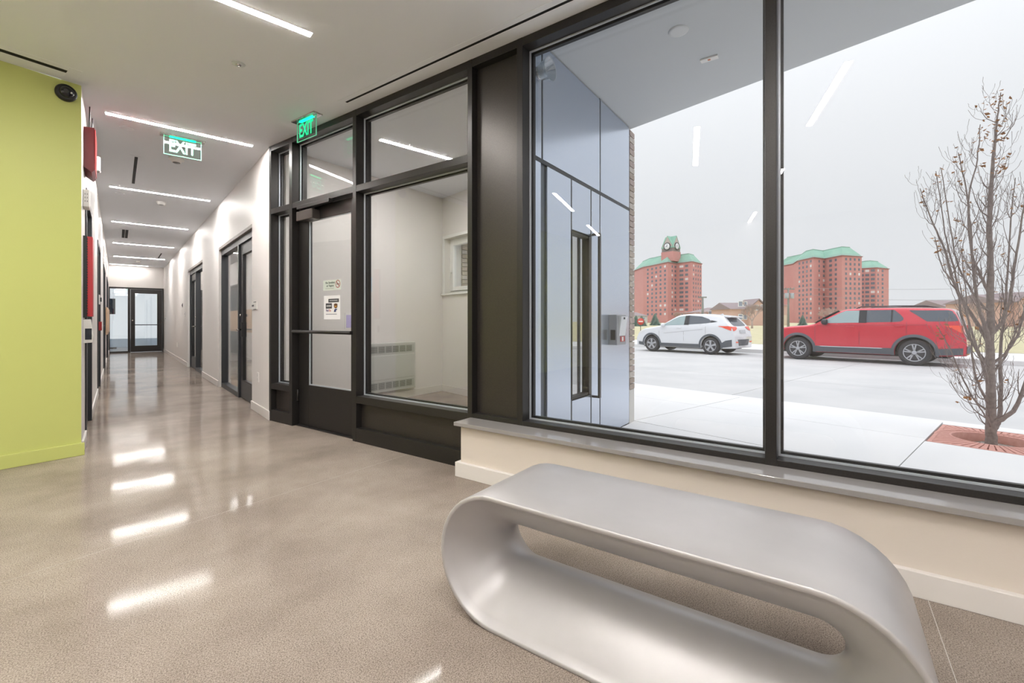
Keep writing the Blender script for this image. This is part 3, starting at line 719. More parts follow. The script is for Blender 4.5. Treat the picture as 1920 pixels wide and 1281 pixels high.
# --- notices on the door glass
DG = .07+.02-.0005                                 # room side of the door pane in shop-front v
t = thing('no_smoking_sticker', 'clear sticker reading No Smoking or Vaping on the door glass', 'sticker', loc=SW(.992, DG, 1.38), rot=TH)
obj('film', B(-.145, .145, -.0012, 0, 0, .1), mat('pale_green_film', (206, 214, 206), .3), t)
M_INK = mat('dark_green_ink', (34, 62, 48), .5)
for s, z in (('No Smoking', .074), ('or Vaping', .044)):
    o = obj('lettering', xform(text_mesh(s, .031, .0002, bold=.0006), UPRIGHT), M_INK, t); o.location = (-.03, -.0016, z)
obj('lettering', B(-.11, .03, -.0016, -.001, .016, .02), mat('grey_ink', (150, 156, 150), .6), t)
M_PRO = mat('prohibition_red', (150, 46, 44), .5)
ring = MB()
for i in range(28):
    a0, a1 = 2*math.pi*i/28, 2*math.pi*(i+1)/28
    ring.add([(.097+r*math.cos(a), -.0018, .057+r*math.sin(a)) for a in (a0, a1) for r in (.031, .038)], [(0, 1, 3, 2)])
ring.add([(.097+.035*math.cos(a)+dx, -.0018, .057+.035*math.sin(a)+dz) for a in (R(135), R(-45)) for dx, dz in ((-.003, -.003), (.003, .003))], [(0, 1, 3, 2)])
obj('prohibition_ring', ring, M_PRO, t); obj('cigarette_mark', B(.076, .118, -.0016, -.001, .052, .06), M_BLACK, t)
t = thing('delivery_notice', 'white delivery notice with carrier logos on the door glass', 'notice', loc=SW(.992, DG, 1.096), rot=TH)
obj('sheet', B(-.133, .133, -.0015, 0, 0, .232), M_PAPER, t)
M_CHAR = mat('charcoal_ink', (66, 68, 72), .5)
def q(name, x0, x1, z0, z1, m, y=-.0022): return obj(name, B(x0, x1, y, -.001, z0, z1), m, t)
q('header_bar', -.058, .114, .165, .2, M_CHAR); q('header_line', -.04, .09, .179, .187, mat('pale_ink', (176, 178, 180), .6), -.0026)
q('logo_block', -.102, 0.0, .105, .157, M_CHAR); q('logo_line', -.09, -.012, .124, .138, mat('pale_ink', (176, 178, 180), .6), -.0026)
sh = [(.034, .148), (.062, .155), (.09, .148), (.09, .122), (.082, .112), (.062, .104), (.042, .112), (.034, .122)]
obj('shield_logo', MB().profile(sh, -.0022, -.001), mat('shield_brown', (92, 58, 34), .5), t)
o = obj('shield_lettering', xform(text_mesh('ups', .026, .0002, bold=.0006), UPRIGHT), mat('shield_gold', (214, 160, 60), .5), t); o.location = (.062, -.0026, .127)
o = obj('carrier_lettering', xform(text_mesh('Fed', .032, .0002, bold=.0008), UPRIGHT), mat('purple_ink', (74, 46, 110), .5), t); o.location = (-.076, -.002, .086)
o = obj('carrier_lettering', xform(text_mesh('Ex', .032, .0002, bold=.0008), UPRIGHT), mat('orange_ink', (196, 92, 60), .5), t); o.location = (-.03, -.002, .086)
obj('eagle_logo', MB().profile([(.032, .072), (.046, .1), (.088, .1), (.078, .088), (.06, .086), (.07, .072)], -.0022, -.001), mat('blue_ink', (46, 62, 110), .5), t)
q('footer_line', -.1, .08, .046, .054, mat('footer_ink', (150, 150, 160), .6))

# --- vestibule: convector heater, outlet, paper
t = thing('convector_heater', 'pale grey wall convector heater with two grilles in the vestibule', 'heater', loc=SW(.055, 1.15, .135), rot=TH)
M_HEAT = mat('pale_grey_enamel', (190, 192, 188), .4)
W, HH = .84, .65
obj('casing', B(0, .06, 0, W, 0, HH), M_HEAT, t, bev=.006)
for z0 in (.03, .51):
    g = obj('grille_frame', B(.056, .064, .03, W-.03, z0, z0+.11), mat('heater_trim', (176, 178, 174), .4), t)
    for k in range(6):
        y0 = .07+k*.119
        for j in range(7): obj('grille_slot', B(.0635, .0655, y0, y0+.1, z0+.016+j*.012, z0+.022+j*.012), mat('heater_dark', (84, 88, 84), .6), g)
obj('front_panel', B(.058, .066, .02, W-.02, .165, .485), M_HEAT, t, bev=.003)
t = thing('outlet', 'white wall outlet above the convector heater', 'outlet', loc=SW(.055, 1.19, 1.04), rot=TH)
obj('cover_plate', B(0, .008, -.036, .036, 0, .1), M_WHITE, t, bev=.002)
for zz in (.012, .058): obj('socket', B(.006, .011, -.016, .016, zz, zz+.03), mat('socket_face', (214, 212, 208), .4), t)
t = thing('posted_sheet', 'pale blue sheet posted on the vestibule wall above the outlet', 'notice', loc=SW(.055, 1.2, 1.46), rot=TH)
obj('sheet', B(0, .004, -.055, .08, 0, .19), mat('pale_blue_paper', (206, 222, 234), .6), t); obj('clip', B(.003, .01, .0, .025, .175, .2), M_STEEL, t)
t = thing('posted_sheet', 'lilac sheet in a white holder on the vestibule wall', 'notice', loc=SW(.055, .94, .98), rot=TH)
obj('holder', B(0, .006, -.06, .07, 0, .2), M_WHITE, t); obj('sheet', B(.006, .009, -.045, .055, .015, .175), mat('lilac_paper', (196, 186, 226), .6), t)

# --- outside under the soffit
t = thing('soffit_downlight', 'round recessed downlight in the grey soffit', 'downlight', loc=SW(4.05, .905, 3.206), rot=TH)
obj('trim_ring', MB().lathe([(.05, -.006), (.068, -.006), (.072, 0), (.072, .01), (.05, .01)], 28), mat('pale_trim', (206, 208, 208), .4), t)
obj('reflector', MB().lathe([(.0, -.002), (.05, -.003), (.05, .008)], 24), mat('dark_reflector', (60, 64, 68), .2), t)
t = thing('emergency_light', 'small white rectangular light in the grey soffit', 'light', loc=SW(4.16, 1.405, 3.206), rot=TH)
obj('housing', B(-.066, .066, -.026, .026, -.012, 0), M_WHITE, t, bev=.002); obj('indicator', B(-.012, .008, -.012, .01, -.0135, -.011), mat('orange_mark', (206, 120, 80), .5), t)
t = thing('intercom', 'grey intercom box with keypad on the metal panel wall', 'intercom', loc=SW(3.16, 1.72, .842), rot=TH)
obj('housing', B(0, .085, 0, .24, 0, .30), mat('intercom_grey', (150, 154, 160), .35, metal=.3), t, bev=.004)
obj('face_plate', MB().add([(.085, .06, .09), (.085, .225, .09), (.11, .225, .285), (.11, .06, .285), (.08, .06, .09), (.08, .225, .09), (.08, .225, .285), (.08, .06, .285)], [(0,1,2,3),(7,6,5,4),(4,5,1,0),(5,6,2,1),(6,7,3,2),(7,4,0,3)]), mat('intercom_face', (214, 218, 222), .35), t)
obj('side_window', B(.02, .07, -.002, .004, .05, .15), M_BLACK, t)
obj('label_red', B(.085, .0875, .085, .21, .03, .085), M_RED, t); obj('label_white', B(.0875, .0885, .125, .165, .037, .078), M_WHITE, t)
obj('camera_dot', B(.109, .1125, .125, .15, .255, .275), M_BLACK, t)
t = thing('ghost_reflection_cone', 'clear cone built for a ghost reflection in the window glass', 'reflection', loc=SW(3.16, .40, 2.95), rot=TH)  # added cone in place of a ghost reflection, no real fixture here
obj('ghost_cone', MB().lathe([(.03, .0), (.055, .02), (.085, .1), (.088, .105), (.08, .1), (.05, .022)], 28, (0, 0, 0), 'x'), glass_mat('ghost_cone_glass', tint=(.8, .83, .84), r0=.16), t)
obj('ghost_cone_base', MB().lathe([(.045, -.002), (.045, .012), (.02, .016)], 24, (0, 0, 0), 'x'), M_CHROME, t)
# ------------------------------------------------------------------ cars
def interp(tab, x):
    if x <= tab[0][0]: return tab[0][1]
    for (a, fa), (b, fb) in zip(tab, tab[1:]):
        if x <= b: return fa+(fb-fa)*(x-a)/(b-a)
    return tab[-1][1]
def smooth_tab(tab, r=.05):
    return lambda x: sum(interp(tab, x+r*k/3) for k in range(-3, 4))/7
M_TYRE = mat('tyre_rubber', (58, 58, 62), .8)
M_RIM = mat('alloy_rim', (186, 188, 194), .3, metal=.7)
M_WELL = mat('wheel_well', (26, 27, 30), .9)
M_CLAD = mat('grey_cladding', (84, 90, 98), .6)
M_CGL_D = mat('tinted_car_glass', (70, 80, 92), .04, spec=.9)
M_CGL_L = mat('view_painted_car_glass', (150, 170, 172), .04, spec=.8)  # opaque; the bright view through the front windows is put into this colour
M_TRIM = mat('black_car_trim', (44, 46, 52), .35)
M_SEAM_CREASE = mat('panel_gap_crease_shading', (70, 60, 66), .8)  # dark joints, and the painted shading of body creases
M_TAIL = mat('red_tail_lamp', (240, 92, 70), .15)
M_TAILW = mat('clear_lamp', (226, 226, 226), .1)
M_SILVER = mat('silver_trim', (206, 208, 212), .25, metal=.6)

def make_car(P):
    top = smooth_tab(P['top'], P.get('sr', .05)); belt = P['belt']; W = P['W']; RB = P['roof_band']
    x0, x1 = P['x0'], P['x1']; ax = P['axles']; rw = P['rw']; ra = P['ra']
    def plan(x):
        f = 1.0
        if x > P['xf']: f = 1-.16*((x-P['xf'])/(x1-P['xf']))**2.2
        if x < P['xr']: f = 1-.11*((P['xr']-x)/(P['xr']-x0))**2.2
        return f
    def hw(x, z):
        w_ = W*plan(x)
        if z < .55: w_ -= .05*((.55-z)/.35)**1.5 if z > .2 else .05
        elif z > belt: w_ -= .012 + (z-belt)*P['tumble']
        else:
            t_ = (z-.55)/(belt-.55); w_ -= .012*t_ - .012*math.sin(t_*math.pi)
        return w_
    def zb(x):
        z = P['zb'] + P.get('rake', .05)*max(0, (abs(x)-1.6))
        for a in ax:
            d = abs(x-a)
            if d < ra: z = max(z, rw+math.sqrt(ra*ra-d*d))
        return z
    xs = []
    x = x0
    while x < x1: xs.append(x); x += .03
    xs.append(x1)
    for a in ax: xs += [a-ra+.002, a+ra-.002, a-ra-.002, a+ra+.002]
    xs = sorted(set(round(q, 4) for q in xs))
    NZ, NR = 12, 7
    rows = []
    for x in xs:
        T = top(x); b_ = min(zb(x), T-.08); te = T-RB
        sec = [(0, b_), (hw(x, b_)*.55, b_)]
        for i in range(NZ):
            z = b_ + (te-b_)*i/(NZ-1); sec.append((hw(x, z), z))
        we = hw(x, te)
        for i in range(1, NR+1):
            t_ = i/NR*math.pi/2
            # rounded shoulder, then flat crown
            y = we*(1-i/NR)**.8 if i > 2 else we-.02*i*i
            sec.append((max(y, 0), te + RB*math.sin(min(1, i/3.2)*math.pi/2)*(.86+.14*i/NR)))
        rows.append([(x, y, z) for y, z in sec])
    n = len(rows[0]); full = []
    for r_ in rows: full += r_ + [(x, -y, z) for x, y, z in r_[1:-1]][::-1]
    m = 2*n-2
    fs = []
    for i in range(len(rows)-1):
        for k in range(m): fs.append((i*m+k, i*m+(k+1) % m, (i+1)*m+(k+1) % m, (i+1)*m+k))
    fs.append(tuple(range(m-1, -1, -1))); fs.append(tuple((len(rows)-1)*m+k for k in range(m)))
    body = MB().add(full, fs, True)
    root = thing(P['name'], P['label'], 'car', loc=P['loc'], rot=R(90))
    bo = obj('body', body, P['paint'], root)
    bvh = BVHTree.FromPolygons([Vector(v) for v in body.v], body.f)
    def patch(name, cols, m_, off=.006, rows_=5, sides=(1, -1), parent=None, sub=4):
        """cols: (x, z0, z1) columns laid onto the body side"""
        out = []
        cc = []
        for a, b in zip(cols, cols[1:]):
            for i in range(sub): t_ = i/sub; cc.append(tuple(a[j]+(b[j]-a[j])*t_ for j in range(3)))
        cc.append(cols[-1])
        for s in sides:
            mb = MB(); vs = []
            for (x, za, zc) in cc:
                for k in range(rows_+1):
                    z = za+(zc-za)*k/rows_
                    h = bvh.ray_cast(Vector((x, 3*s, z)), Vector((0, -s, 0)))
                    y = h[0].y if h[0] is not None else s*hw(min(max(x, x0+.02), x1-.02), z)
                    vs.append((x, y+off*s, z))
            q_ = rows_+1
            f_ = [(i*q_+k, i*q_+k+1, (i+1)*q_+k+1, (i+1)*q_+k) for i in range(len(cc)-1) for k in range(rows_)]
            mb.add(vs, f_, True)
            out.append(obj(name, mb, m_, parent or root))
        return out
    def back(name, colsyz, m_, off=.006, rows_=6, direction=-1, sub=4):
        """colsyz: (y, z0, z1) columns laid onto the tail (direction -1) or the nose (+1)"""
        cc = []
        for a, b in zip(colsyz, colsyz[1:]):
            for i in range(sub): t_ = i/sub; cc.append(tuple(a[j]+(b[j]-a[j])*t_ for j in range(3)))
        cc.append(colsyz[-1]); vs = []
        for (y, za, zc) in cc:
            for k in range(rows_+1):
                z = za+(zc-za)*k/rows_
                h = bvh.ray_cast(Vector((5*direction, y, z)), Vector((-direction, 0, 0)))
                xx = h[0].x if h[0] is not None else (x0 if direction < 0 else x1)
                vs.append((xx+off*direction, y, z))
        q_ = rows_+1
        f_ = [(i*q_+k, i*q_+k+1, (i+1)*q_+k+1, (i+1)*q_+k) for i in range(len(cc)-1) for k in range(rows_)]
        return obj(name, MB().add(vs, f_, True), m_, root)
    # wheels
    tw = .235
    for a in ax:
        for s in (1, -1):
            yo = s*(W-.02)
            wroot = obj('tyre', MB().lathe([(rw*.66, yo-s*.012), (rw*.70, yo), (rw*.93, yo+s*.002), (rw, yo-s*.03), (rw, yo-s*(tw-.03)), (rw*.93, yo-s*tw), (rw*.66, yo-s*tw)], 40, (a, 0, rw), 'y'), M_TYRE, root)
            rim = obj('rim', MB().lathe([(rw*.58, yo-s*.06), (rw*.62, yo-s*.012), (rw*.69, yo-s*.006), (rw*.70, yo-s*.03)], 36, (a, 0, rw), 'y'), M_RIM, wroot)
            obj('wheel_back', MB().lathe([(rw*.61, yo-s*.075), (rw*.61, yo-s*.07)], 30, (a, 0, rw), 'y'), M_WELL, wroot)
            sp_ = MB(); ns = P['spokes']
            for k in range(ns):
                t_ = 2*math.pi*k/ns + .3
                for dt in P['spoke_dt']:
                    c, d = math.cos(t_), math.sin(t_); c2, d2 = math.cos(t_+dt), math.sin(t_+dt)
                    w0, w1 = P['spoke_w']
                    px, pz = -d, c
                    p0 = Vector((a+c*rw*.1, 0, rw+d*rw*.1)); p1 = Vector((a+c2*rw*.64, 0, rw+d2*rw*.64))
                    for (ya, yb) in ((yo-s*.03, yo-s*.008),):
                        vs = [(p0.x+px*w0, ya, p0.z+pz*w0), (p0.x-px*w0, ya, p0.z-pz*w0), (p1.x-px*w1, ya, p1.z-pz*w1), (p1.x+px*w1, ya, p1.z+pz*w1)]
                        vs += [(q[0], yb, q[2]) for q in vs]
                        sp_.add(vs, [(3,2,1,0),(4,5,6,7),(0,1,5,4),(1,2,6,5),(2,3,7,6),(3,0,4,7)])
            sp_.lathe([(rw*.16, yo-s*.03), (rw*.16, yo-s*.004), (rw*.1, yo)], 18, (a, 0, rw), 'y')
            obj('spokes', sp_, M_RIM, wroot)
        # liner
        mb = MB(); N = 16; vs = []
        for s in (1, -1):
            for i in range(N+1):
                t_ = math.pi*i/N; vs.append((a+(ra-.012)*math.cos(t_), s*(W-.1), rw+(ra-.012)*math.sin(t_)))
        obj('wheel_arch_liner', mb.add(vs, [(i, i+1, N+1+i+1, N+1+i) for i in range(N)]), M_WELL, root)
        obj('wheel_arch_back', B(a-ra+.02, a+ra-.02, -W+.32, W-.32, P['zb'], rw+ra+.02), M_WELL, root)
        # arch cladding
        for s in (1, -1):
            mb = MB(); vs = []; N = 26
            for i in range(N+1):
                t_ = math.pi*(-.06+1.12*i/N)
                for rr in (ra-.008, ra+P['clad']*.5, ra+P['clad']):
                    X_, Z_ = a+rr*math.cos(t_), rw+rr*math.sin(t_)
                    h = bvh.ray_cast(Vector((X_, 3*s, Z_)), Vector((0, -s, 0)))
                    y = h[0].y if (h[0] is not None and abs(h[0].y) > W*.7) else s*hw(X_, max(Z_, .3))
                    vs.append((X_, y+s*(.016 if rr < ra+P['clad']*.9 else .004), Z_))
            obj('arch_cladding', mb.add(vs, [(i*3+k, i*3+k+1, (i+1)*3+k+1, (i+1)*3+k) for i in range(N) for k in range(2)], True), P['cladm'], root)
    obj('underbody', B(x0+.35, x1-.35, -W+.2, W-.2, P['zb']-.04, P['zb']+.1), M_WELL, root)
    return root, patch, back, bvh, hw

def handle(root, x, z, y, m):
    for s in (1, -1): obj('door_handle', MB().tube([(x-.1, s*(y-.005), z), (x-.08, s*(y+.022), z), (x+.08, s*(y+.022), z), (x+.1, s*(y-.005), z)], .012, 8), m, root)

M_REDP = mat('red_metallic_paint', (206, 40, 62), .22, metal=.2, coat=.9)
P = dict(name='car', label='red estate car with roof rails parked across the street', loc=(18.82, 3.78, -.25), paint=M_REDP, W=1.0, belt=1.24, tumble=.30, roof_band=.07,
    x0=-2.56, x1=2.50, xf=1.3, xr=-1.9, axles=(1.585, -1.47), rw=.385, ra=.47, zb=.29, clad=.075, cladm=M_CLAD, spokes=5, spoke_dt=(-.17, .17), spoke_w=(.02, .016),
    top=[(-2.56, .80), (-2.53, .98), (-2.49, 1.12), (-2.44, 1.3), (-2.36, 1.55), (-2.27, 1.68), (-2.1, 1.715), (-1.2, 1.75), (-.3, 1.755), (.2, 1.73), (.42, 1.66), (1.1, 1.25), (1.3, 1.2), (1.9, 1.15), (2.25, 1.08), (2.4, .98), (2.47, .85), (2.5, .7)])
car, patch, back, bvh, hw_ = make_car(P)
patch('front_side_window', [(-.13, 1.275, 1.665), (.22, 1.27, 1.665), (.36, 1.265, 1.6), (.74, 1.26, 1.38), (.9, 1.26, 1.28)], M_CGL_L)
patch('window_pillar', [(-.33, 1.27, 1.675), (-.13, 1.27, 1.675)], M_TRIM, .007)
patch('rear_side_window', [(-1.22, 1.36, 1.42), (-1.15, 1.31, 1.52), (-1.0, 1.3, 1.67), (-.33, 1.285, 1.67)], M_CGL_D)
patch('window_bar', [(-.97, 1.3, 1.67), (-.93, 1.3, 1.67)], M_TRIM, .008)
patch('quarter_window', [(-2.4, 1.33, 1.36), (-2.3, 1.32, 1.6), (-2.2, 1.315, 1.64), (-1.75, 1.315, 1.64), (-1.42, 1.58, 1.65), (-1.35, 1.635, 1.655)], M_CGL_D)
patch('windscreen_pillar', [(.42, 1.64, 1.69), (.7, 1.465, 1.53), (1.08, 1.235, 1.275)], M_TRIM, .007)
patch('sill_cladding', [(-.98, .3, .50), (1.1, .3, .50)], M_CLAD, .012)
patch('sill_strip', [(-.72, .475, .5), (.92, .475, .5)], M_SILVER, .02)
patch('rear_bumper_cladding', [(-2.5, .37, .56), (-2.2, .34, .54), (-1.98, .33, .52)], M_CLAD, .012)
patch('front_bumper_cladding', [(2.08, .36, .55), (2.4, .38, .55)], M_CLAD, .012)
patch('headlamp', [(2.05, 1.0, 1.03), (2.25, .95, 1.03), (2.38, .9, .97)], M_TAILW, .01)
patch('tail_lamp', [(-2.5, .98, 1.2), (-2.42, 1.02, 1.2), (-2.28, 1.12, 1.2), (-2.12, 1.185, 1.2)], M_TAIL, .012)
for nm, pts in (('door_seam', [(1.06, .5, 1.2), (1.068, .5, 1.2)]), ('door_seam', [(-.155, .3, 1.26), (-.147, .3, 1.26)]), ('door_seam', [(-1.3, .95, 1.3), (-1.292, .95, 1.3)]), ('shoulder_crease_shading', [(-2.1, 1.215, 1.222), (1.0, 1.175, 1.182)])):  # shoulder crease: a flat dark strip painted for the fold's shading
    patch(nm, pts, M_SEAM_CREASE, .003, rows_=3, sub=6)
for x, z in ((.1, 1.15), (-1.12, 1.18)): handle(car, x, z, hw_(x, z), P['paint'])
for s in (1, -1):
    obj('roof_rail', MB().tube([(-.02, s*.72, 1.73), (-.15, s*.73, 1.785), (-1.0, s*.73, 1.795), (-1.7, s*.72, 1.78), (-1.88, s*.715, 1.73)], .016, 8), M_TRIM, car)
    mi = obj('door_mirror', MB().lathe([(.02, -.09), (.085, -.08), (.1, -.02), (.09, .05), (.03, .09)], 18, (.78, s*1.06, 1.3), 'x'), M_TRIM, car)
    obj('mirror_arm', MB().tube([(.8, s*.94, 1.25), (.8, s*1.03, 1.27)], .025, 8), M_TRIM, car)
back('rear_window', [(-.62, 1.3, 1.5), (-.5, 1.28, 1.6), (.5, 1.28, 1.6), (.62, 1.3, 1.5)], M_CGL_D)
back('tail_lamp', [(.62, 1.02, 1.2), (.88, .98, 1.2)], M_TAIL, .012); back('tail_lamp', [(-.88, .98, 1.2), (-.62, 1.02, 1.2)], M_TAIL, .012)
back('number_plate', [(-.26, .82, .96), (.26, .82, .96)], M_WHITE, .015); back('rear_bumper', [(-.85, .38, .6), (.85, .38, .6)], M_CLAD, .012)
back('windscreen', [(-.72, 1.26, 1.58), (.72, 1.26, 1.58)], M_CGL_D, .006, direction=1); back('grille', [(-.6, .62, .95), (.6, .62, .95)], M_TRIM, .012, direction=1)

M_WHP = mat('white_pearl_paint', (226, 228, 232), .22, coat=.9)
P = dict(name='car', label='white compact crossover parked in front of the brick tower', loc=(18.5, 9.655, -.24), paint=M_WHP, W=.885, belt=1.12, tumble=.42, roof_band=.07,
    x0=-2.22, x1=2.12, xf=1.1, xr=-1.5, axles=(1.305, -1.305), rw=.335, ra=.405, zb=.235, clad=.07, cladm=M_CLAD, spokes=5, spoke_dt=(0,), spoke_w=(.03, .045),
    top=[(-2.22, .62), (-2.2, .85), (-2.16, 1.02), (-2.08, 1.12), (-1.95, 1.26), (-1.78, 1.44), (-1.68, 1.53), (-1.4, 1.57), (-.9, 1.61), (-.4, 1.625), (.0, 1.6), (.2, 1.54), (.85, 1.16), (1.1, 1.1), (1.6, 1.03), (1.9, .93), (2.05, .78), (2.12, .6)])
car, patch, back, bvh, hw_ = make_car(P)
patch('front_side_window', [(-.2, 1.165, 1.53), (.05, 1.155, 1.5), (.3, 1.145, 1.4), (.55, 1.135, 1.26), (.74, 1.13, 1.16)], M_CGL_L)
patch('window_pillar', [(-.4, 1.16, 1.545), (-.2, 1.16, 1.535)], M_TRIM, .007)
patch('rear_side_window', [(-1.3, 1.26, 1.33), (-1.2, 1.24, 1.4), (-.9, 1.21, 1.5), (-.4, 1.18, 1.54)], M_CGL_D)
patch('rear_triangle', [(-1.56, 1.295, 1.3), (-1.3, 1.25, 1.35)], M_TRIM, .008)
patch('sill_cladding', [(-.88, .25, .39), (.88, .25, .39)], M_CLAD, .012)
patch('rear_bumper_cladding', [(-2.12, .34, .60), (-1.9, .3, .56), (-1.74, .28, .46)], M_CLAD, .012)
patch('front_bumper_cladding', [(1.74, .26, .4), (2.0, .28, .42)], M_CLAD, .012)
patch('headlamp', [(1.6, .9, .93), (1.8, .82, .91), (1.95, .76, .84)], M_TAILW, .01)
patch('tail_lamp', [(-2.1, .94, 1.1), (-2.0, .98, 1.12), (-1.75, 1.08, 1.12), (-1.62, 1.11, 1.12)], M_TAIL, .012)
for nm, pts in (('door_seam', [(.92, .42, 1.1), (.927, .42, 1.1)]), ('door_seam', [(-.2, .25, 1.16), (-.193, .25, 1.16)]), ('door_seam', [(-1.12, .8, 1.22), (-1.113, .8, 1.22)])):
    patch(nm, pts, M_SEAM_CREASE, .003, rows_=3, sub=3)
patch('side_crease_shading', [(-1.0, .98, .987), (.7, .8, .807)], M_SEAM_CREASE, .002, rows_=2, sub=6)  # dark strip stands in for the shading along the side fold
handle(car, .02, 1.04, hw_(.02, 1.04), P['paint'])
for s in (1, -1):
    obj('door_mirror', MB().lathe([(.02, -.08), (.075, -.07), (.085, -.02), (.075, .04), (.03, .07)], 18, (.72, s*.95, 1.15), 'x'), M_WHP, car)
    obj('mirror_arm', MB().tube([(.72, s*.83, 1.12), (.72, s*.92, 1.13)], .02, 8), M_TRIM, car)
back('rear_window', [(-.56, 1.16, 1.28), (-.5, 1.13, 1.42), (0, 1.12, 1.45), (.5, 1.13, 1.42), (.56, 1.16, 1.28)], M_CGL_D, .008)
back('tail_lamp', [(.42, 1.04, 1.1), (.55, .97, 1.1), (.8, .93, 1.1)], M_TAIL, .014); back('tail_lamp', [(-.8, .93, 1.1), (-.55, .97, 1.1), (-.42, 1.04, 1.1)], M_TAIL, .014)
back('number_plate', [(-.26, .84, .97), (.26, .84, .97)], M_SILVER, .015); back('rear_bumper', [(-.8, .36, .6), (.8, .36, .6)], M_CLAD, .012)
back('reflector', [(.52, .47, .52), (.74, .48, .53)], M_TAIL, .016); back('reflector', [(-.74, .48, .53), (-.52, .47, .52)], M_TAIL, .016)
obj('roof_spoiler', MB().profile([(-1.62, 1.535), (-1.98, 1.49), (-1.96, 1.455), (-1.62, 1.48)], -.55, .55), M_WHP, car, bev=.01)
obj('roof_antenna', MB().profile([(-1.25, 1.56), (-1.42, 1.62), (-1.45, 1.56)], -.02, .02), M_WHP, car)
back('windscreen', [(-.66, 1.18, 1.5), (.66, 1.18, 1.5)], M_CGL_D, .006, direction=1); back('grille', [(-.5, .55, .78), (.5, .55, .78)], M_TRIM, .012, direction=1)

# ------------------------------------------------------------------ street tree in its iron grate
RT = Vector((math.cos(YAW), -math.sin(YAW), 0)); FW = Vector((math.sin(YAW), math.cos(YAW), 0))
TX, TY, TZ = 6.44, .265, -.15
rt = random.Random(11)
def wob(pts, n, amp, rnd):
    """resample a polyline with a smooth spline and a little wobble"""
    P_ = [Vector(p) for p in pts]; P_ = [P_[0]*2-P_[1]]+P_+[P_[-1]*2-P_[-2]]
    out = []
    for i in range(1, len(P_)-2):
        for k in range(n):
            t = k/n; a, b, c, d = P_[i-1:i+3]
            q = .5*((2*b)+(c-a)*t+(2*a-5*b+4*c-d)*t*t+(3*b-a-3*c+d)*t**3)
            out.append(q+Vector((rnd.uniform(-amp, amp), rnd.uniform(-amp, amp), rnd.uniform(-amp, amp))))
    out.append(P_[-2]); return out
LEAF = []
def branch(mb, pts, r0, r1, rnd, depth, n=5, twigs=8, spread=.5):
    pl = wob(pts, n, .004, rnd); N = len(pl)
    mb.tube(pl, [r0+(r1-r0)*(i/(N-1))**.8 for i in range(N)], 7 if depth == 0 else (5 if depth == 1 else 4), cap=False)
    if depth >= 3: return
    for k in range(twigs):
        f = rnd.uniform(.12, .97); i = min(int(f*(N-1)), N-2); p = pl[i]
        d = (pl[i+1]-pl[i]).normalized(); a = rnd.uniform(0, 6.283)
        side = Vector((math.cos(a), math.sin(a), 0)); side = (side-d*side.dot(d)).normalized()
        L = rnd.uniform(.14, .42)*(1.15-f*.6)*(1 if depth < 1 else .62)
        up = Vector((0, 0, 1)); dd = (d*.7+side*spread*1.1).normalized()
        q1 = p+dd*L*.4; q2 = p+(dd*.75+up*.35).normalized()*L*.75+dd*.02; q3 = q2+(dd*.4+up*.8).normalized()*L*.4
        rr = r0+(r1-r0)*f
        branch(mb, [p, q1, q2, q3], min(rr*.5, .007), .0016, rnd, depth+1, n=3, twigs=(3 if depth == 0 else 1 if depth == 1 else 0), spread=.55)
        if rnd.random() < .07: LEAF.append((q3, rnd.random()))
tree = thing('street_tree', 'young bare upright tree with few brown leaves outside the window', 'tree', loc=(TX, TY, TZ))
def tp(px, py, dd=0.0):
    """lateral offset and height of the limb, dd = offset in depth"""
    return RT*((px-1857)*.00535)+FW*dd+Vector((0, 0, 1.08-TZ+(602-py)*.00535))
mb = MB()
branch(mb, [Vector((0, 0, 0)), Vector((0, 0, .25)), tp(1855, 640), tp(1856, 520), tp(1853, 430), tp(1862, 330, .02), tp(1872, 250, .03), tp(1880, 182, .03)], .05, .004, rt, 0, n=6, twigs=26, spread=.75)
mb2 = MB()
